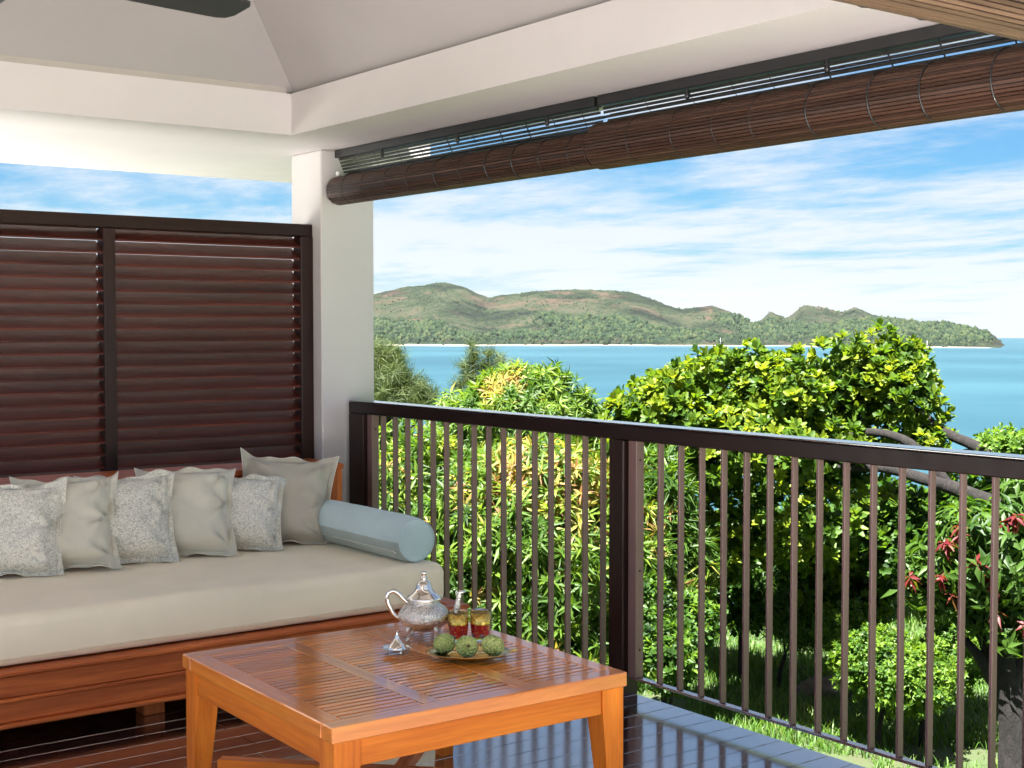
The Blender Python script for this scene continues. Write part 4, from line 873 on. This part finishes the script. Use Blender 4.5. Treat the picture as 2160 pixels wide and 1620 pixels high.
# broad-leaved tree leaning in from the right
bt = tree('broadleaf_tree', 'bright yellow green broad-leaved tree leaning over the railing view',
     [(1400, 875, 105, 90, 333, 0.0), (1530, 830, 110, 75, 377, 0.3), (1650, 835, 105, 80, 391, 0.0), (1855, 797, 105, 65, 435, 0.2), (1760, 850, 110, 85, 333, 0.4), (1900, 850, 75, 60, 110, -0.1), (1600, 930, 220, 110, 609, 0.2), (1390, 960, 120, 90, 261, 0.3), (1780, 950, 100, 60, 188, 0.2), (1930, 935, 60, 30, 60, -0.2), (1700, 1080, 230, 120, 435, 0.5), (1500, 1100, 150, 130, 348, 0.6)] + [(x + 6 * math.sin(x), y + 22 + 8 * math.cos(x), 26, 24, 8, 0.1 * math.sin(x)) for x, y in ((1292, 880), (1330, 835), (1365, 800), (1410, 775), (1450, 752), (1500, 730), (1535, 752), (1590, 722), (1640, 745), (1695, 738), (1745, 722), (1790, 704), (1850, 700), (1905, 712), (1945, 735), (1965, 790), (1978, 840), (1990, 880), (1940, 905), (1905, 940), (1860, 930))],
     13.0, broad_t, M['lf_broad'], (2420, 1500), (0.55, 0.32), (0.6, 1.15), 0.9, 5, 0.13, dd=-1.5, rmin=0.45, limbs=False)
bb = bt.location
def bpt(x, y, d): return site(x, y, d) - bb
limb(bt, 'bough', [bpt(2230, 1120, 12.0), bpt(2080, 960, 12.5), bpt(2010, 920, 12.7), bpt(1930, 870, 12.9), bpt(1860, 840, 13.0)], 0.062, 0.03, 12, 0.06)
limb(bt, 'bough', [bpt(2240, 1110, 11.9), bpt(2060, 1045, 12.2), bpt(1950, 1010, 12.4), bpt(1850, 985, 12.7), bpt(1740, 990, 12.9)], 0.075, 0.035, 12, 0.06)
limb(bt, 'bough', [bpt(2010, 1035, 12.3), bpt(1920, 935, 12.5), bpt(1830, 912, 12.8), bpt(1760, 930, 13.0)], 0.05, 0.03, 10, 0.04)
# tree with drooping leaves and red flush at the lower right
red_spots = [(1912, 1190), (1990, 1280), (2030, 1170), (2080, 1210), (2010, 1110), (2120, 1100), (2140, 1310), (1970, 1290), (2105, 1235)]
def redflush(P, T, rg):
    T = np.clip(T, 0, 0.78)
    for x, y in red_spots:
        dd_ = np.linalg.norm(P - np.array(site(x, y, 9.7)), axis=1); k = np.argsort(dd_)[:2]; T[k] = rg.uniform(0.9, 1.0, len(k))
    return T
rt_ = tree('red_leaf_tree', 'tree with drooping leaves and crimson young shoots at the right edge',
     [(2080, 1180, 130, 120, 190, 0.0), (1980, 1220, 80, 90, 80, 0.1), (2170, 1080, 80, 90, 90, 0.2), (2140, 1300, 110, 70, 90, 0.0), (2230, 1200, 120, 150, 120, 0.1)],
     10.0, red_t, M['lf_red'], (2150, 1730), (0.45, 0.2), (0.85, 1.2), 0.35, 6, 0.13, special=redflush, jitter=0.04, shrink=0.87)
rb = rt_.location
limb(rt_, 'trunk', [site(2150, 1760, 10.0) - rb, site(2138, 1560, 10.0) - rb, site(2120, 1420, 10.0) - rb, site(2100, 1330, 10.0) - rb, site(2060, 1260, 10.0) - rb], 0.125, 0.06, 16, 0.03)
limb(rt_, 'branch', [site(2125, 1440, 10.0) - rb, site(2165, 1340, 10.1) - rb, site(2190, 1220, 10.1) - rb], 0.09, 0.04, 12, 0.03)
limb(rt_, 'branch', [site(2105, 1450, 10.0) - rb, site(2070, 1390, 10.0) - rb, site(2035, 1350, 10.1) - rb], 0.05, 0.03, 10, 0.02)
# feathery casuarinas farther down the slope
tree('casuarina_tree', 'feathery grey green casuarina just right of the white column', [(800 + 26 * math.sin(k * 2.1) + 3 * k, 740 + 11 * k, 22 + 2.2 * k, 16 + k, 30 + 3 * k, 0.3 * math.sin(k * 3)) for k in range(11)] + [(880, 815, 30, 16, 26, 0), (900, 838, 24, 14, 22, 0), (770, 775, 40, 30, 60, 0), (760, 830, 50, 50, 90, 0)], 30, cas_t, M['lf_cas'], (790, 1100), (0.5, 0.25), (0.8, 1.3), -0.2, 7, 0.2, rmin=0.3)
tree('casuarina_tree', 'thin wispy casuarina top standing against the water', [(995, 728, 8, 14, 5, 0), (1000, 750, 14, 16, 12, 0), (985, 772, 16, 14, 12, 0), (1030, 745, 12, 12, 8, 0), (1022, 772, 20, 14, 15, 0), (1055, 762, 18, 12, 12, 0), (990, 798, 22, 16, 20, 0), (1035, 796, 26, 14, 20, 0), (1010, 820, 34, 18, 34, 0), (970, 815, 16, 14, 14, 0)], 32, cas_t, M['lf_cas'], (1010, 1100), (0.5, 0.25), (0.7, 1.1), -0.1, 8, 0.15, rmin=0.2)

# shrubs and undergrowth
SH = [ # name, label, lobes, depth, templates, material, tint
 ('shrub', 'light feathery shrub above the rail end at the right edge', [(2130, 945, 60, 36, 150, 0), (2090, 960, 40, 28, 70, 0), (2150, 1010, 70, 50, 130, 0)], 12.6, small_t, 'lf_shrub', (0.75, 0.2), (0.8, 1.2)),
 ('shrub', 'glossy leafed bush right of the middle railing post', [(1400, 1100, 70, 120, 120, 0), (1380, 1010, 50, 70, 70, 0.3), (1440, 1200, 60, 90, 90, 0)], 12.0, long_t, 'lf_mango', (0.45, 0.2), (0.8, 1.1)),
 ('shrub', 'low leafy bush at the foot of the middle railing post', [(1400, 1390, 70, 70, 260, 0), (1450, 1330, 60, 70, 200, 0.5), (1370, 1300, 50, 80, 160, 0.4)], 10.2, small_t, 'lf_shrub', (0.5, 0.25), (0.8, 1.3)),
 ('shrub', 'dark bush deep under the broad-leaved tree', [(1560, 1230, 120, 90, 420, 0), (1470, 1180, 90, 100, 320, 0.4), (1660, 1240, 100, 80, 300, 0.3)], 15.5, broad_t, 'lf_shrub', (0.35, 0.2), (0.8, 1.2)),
 ('shrub', 'leafy bush in the middle of the right railing panel', [(1790, 1230, 110, 100, 420, 0), (1730, 1160, 90, 80, 300, 0.2), (1850, 1150, 90, 90, 300, 0.3)], 14.5, broad_t, 'lf_broad', (0.42, 0.25), (0.8, 1.2)),
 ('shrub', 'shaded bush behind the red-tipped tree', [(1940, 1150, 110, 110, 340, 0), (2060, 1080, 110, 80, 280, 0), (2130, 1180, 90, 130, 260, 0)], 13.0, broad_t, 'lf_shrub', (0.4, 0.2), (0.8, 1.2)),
 ('ground_cover', 'bright low ground cover between lawn and red-tipped tree', [(1850, 1400, 90, 70, 700, 0), (1930, 1440, 90, 70, 620, -0.3), (2010, 1390, 70, 80, 440, 0.1), (1790, 1330, 70, 60, 340, 0.8)], 12.8, small_t, 'lf_shrub', (0.75, 0.22), (0.7, 1.1)),
 ('fern', 'pale ferny plant beside the grass under the trees', [(1640, 1290, 55, 60, 60, 0), (1700, 1330, 60, 40, 60, -0.4)], 15.0, long_t, 'grass', (0.4, 0.2), (0.7, 1.0)),
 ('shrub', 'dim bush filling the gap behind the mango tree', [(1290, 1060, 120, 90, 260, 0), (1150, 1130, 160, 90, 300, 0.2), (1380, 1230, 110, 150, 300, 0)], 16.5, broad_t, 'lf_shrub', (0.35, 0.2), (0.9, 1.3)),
 ('shrub', 'bush closing the view at the far side of the lawn', [(1620, 1170, 170, 110, 420, 0), (1850, 1110, 170, 90, 380, 0.3), (2050, 1130, 140, 100, 300, 0.5), (1430, 1190, 140, 110, 300, 0)], 18.5, broad_t, 'lf_shrub', (0.35, 0.2), (1.0, 1.5)),
]
for i, (nm, lab, lob, d, tm, mt, ti, scl) in enumerate(SH):
    tree(nm, lab, lob, d, tm, M[mt], (lob[0][0], 1600), ti, scl, 0.7, 60 + i, 0.03, cat={'fern': 'fern', 'ground_cover': 'plant'}.get(nm, 'shrub'), rmin=0.35)

# lawn
rg = np.random.default_rng(5); N = 95000
s_ = rg.uniform(8.0, 21.0, N); l_ = rg.uniform(-1.0, 1.0, N) * 0.26 * s_ + 0.135 * s_
gxp = FW.x * s_ + RT.x * l_; gyp = FW.y * s_ + RT.y * l_
dens = np.array([noise.noise((x * 0.8, y * 0.8, 7)) for x, y in zip(gxp, gyp)])
bare = (l_ > 0.28 * s_) & (s_ < 12.8)
kp = (dens > -0.32) & (gxp > 3.9) & (~bare | (rg.uniform(size=N) < 0.22)); gxp, gyp, dens = gxp[kp], gyp[kp], dens[kp]; N = len(gxp)
gzp = np.array([ground_z(x, y) for x, y in zip(gxp, gyp)])
L = rg.uniform(0.06, 0.17, N) * (1 + 0.7 * np.clip(dens, -0.3, 1)); az = rg.uniform(0, 6.283, N); ln = rg.uniform(0.15, 0.95, N) * L; w = rg.uniform(0.0035, 0.008, N)
dx, dy = np.cos(az), np.sin(az); B = np.stack([gxp, gyp, gzp - 0.01], 1)
wv = np.stack([-dy * w, dx * w, 0 * w], 1); m1 = B + np.stack([dx * ln * 0.35, dy * ln * 0.35, L * 0.62], 1); tpv = B + np.stack([dx * ln, dy * ln, L * 0.92], 1)
V = np.stack([B - wv, B + wv, m1 + wv * 0.8, m1 - wv * 0.8, tpv + wv * 0.1, tpv - wv * 0.1], 1).reshape(-1, 3); i6 = np.arange(N) * 6
Q = np.concatenate([np.stack([i6, i6 + 1, i6 + 2, i6 + 3], 1), np.stack([i6 + 3, i6 + 2, i6 + 4, i6 + 5], 1)])
T = np.clip(rg.normal(0.5, 0.22, N) + dens * 0.25, 0, 1); gr = np_mesh('grass', V, Q, M['grass'], None, np.concatenate([T, T]), smooth=True)
tag(gr, 'long green grass growing on the slope below the deck', 'grass', kind='stuff')

# boulder in the grass
c = gz(site(1728, 1462, 14.8)); rk = MB(); vs = []; NU, NV = 22, 14
for j in range(NV + 1):
    for i in range(NU):
        a = 2 * math.pi * i / NU; b_ = math.pi * j / NV; p = Vector((math.sin(b_) * math.cos(a), math.sin(b_) * math.sin(a), math.cos(b_)))
        k = 1 + 0.28 * noise.noise(p * 1.6 + Vector((3, 1, 2))) + 0.10 * noise.noise(p * 5)
        vs.append((p.x * 0.26 * k, p.y * 0.17 * k, p.z * 0.15 * k + 0.08))
fs = [(j * NU + i, j * NU + (i + 1) % NU, (j + 1) * NU + (i + 1) % NU, (j + 1) * NU + i) for j in range(NV) for i in range(NU)]
rk.add(vs, fs); ro2 = rk.build('boulder', M['rock'], loc=c, rot=(0, R(-12), R(-20))); tag(ro2, 'pinkish tan boulder lying in the grass', 'rock')

# sea air between the veranda and the island
hb_ = MB(); hb_.box((-400, 3900), (-900, 3900), (SEA - 7, 125)); m = bpy.data.materials.new('haze_air'); m.use_nodes = True; nt = m.node_tree; nt.nodes.clear()
o_ = node(nt, 'ShaderNodeOutputMaterial'); pv = node(nt, 'ShaderNodeVolumePrincipled'); pv.inputs['Color'].default_value = (0.86, 0.93, 1.0, 1); pv.inputs['Density'].default_value = 0.000015; pv.inputs['Anisotropy'].default_value = 0.2
nt.links.new(pv.outputs[0], o_.inputs['Volume'])
hzo = hb_.build('haze', m, smooth=False); tag(hzo, 'thin pale sea haze over the bay', 'haze', kind='stuff')

# sailing boats at anchor
def boat(px, py, d, hm, label):
    p = site(px, py, d); root = empty('sailboat', (p.x, p.y, SEA), label, 'boat', 'boats anchored off the island')
    mb = MB(); prof = [(-4.5, 0.9), (-3, 1.35), (0, 1.5), (2.5, 1.1), (4.6, 0.05)]
    vs = [(x, w, 1.1 + 0.03 * x) for x, w in prof] + [(x, -w, 1.1 + 0.03 * x) for x, w in prof] + [(x * 0.92, w * 0.6, -0.3) for x, w in prof] + [(x * 0.92, -w * 0.6, -0.3) for x, w in prof]
    fs = []
    for i in range(4): fs += [(i, i + 1, 11 + i, 10 + i), (5 + i, 15 + i, 16 + i, 6 + i), (i, 5 + i, 6 + i, i + 1)]
    fs += [(0, 10, 15, 5)]
    mb.add(vs, fs); mb.build('hull', M['boatwhite'], root, smooth=False)
    mb = MB(); mb.tube([(0.6, 0, 1.0), (0.6, 0, hm)], [0.16, 0.10], 8); mb.build('mast', M['boatwhite'], root)
    mb = MB(); mb.tube([(0.6, 0, 2.3), (-3.6, 0, 2.4)], 0.14, 8); mb.build('boom', M['boatwhite'], root)
    mb = MB(); mb.box((-2.2, 1.4), (-0.8, 0.8), (1.1, 1.9)); mb.build('cabin', M['boatwhite'], root, smooth=False)
M['boatwhite'] = plain('boat_paint', (0.8, 0.8, 0.78), 0.4)
boat(1519, 731, 2120, 14, 'white sailing boat off the beach above the leafy tree')
boat(1955, 736, 1900, 12, 'white sailing boat anchored near the rocky point')
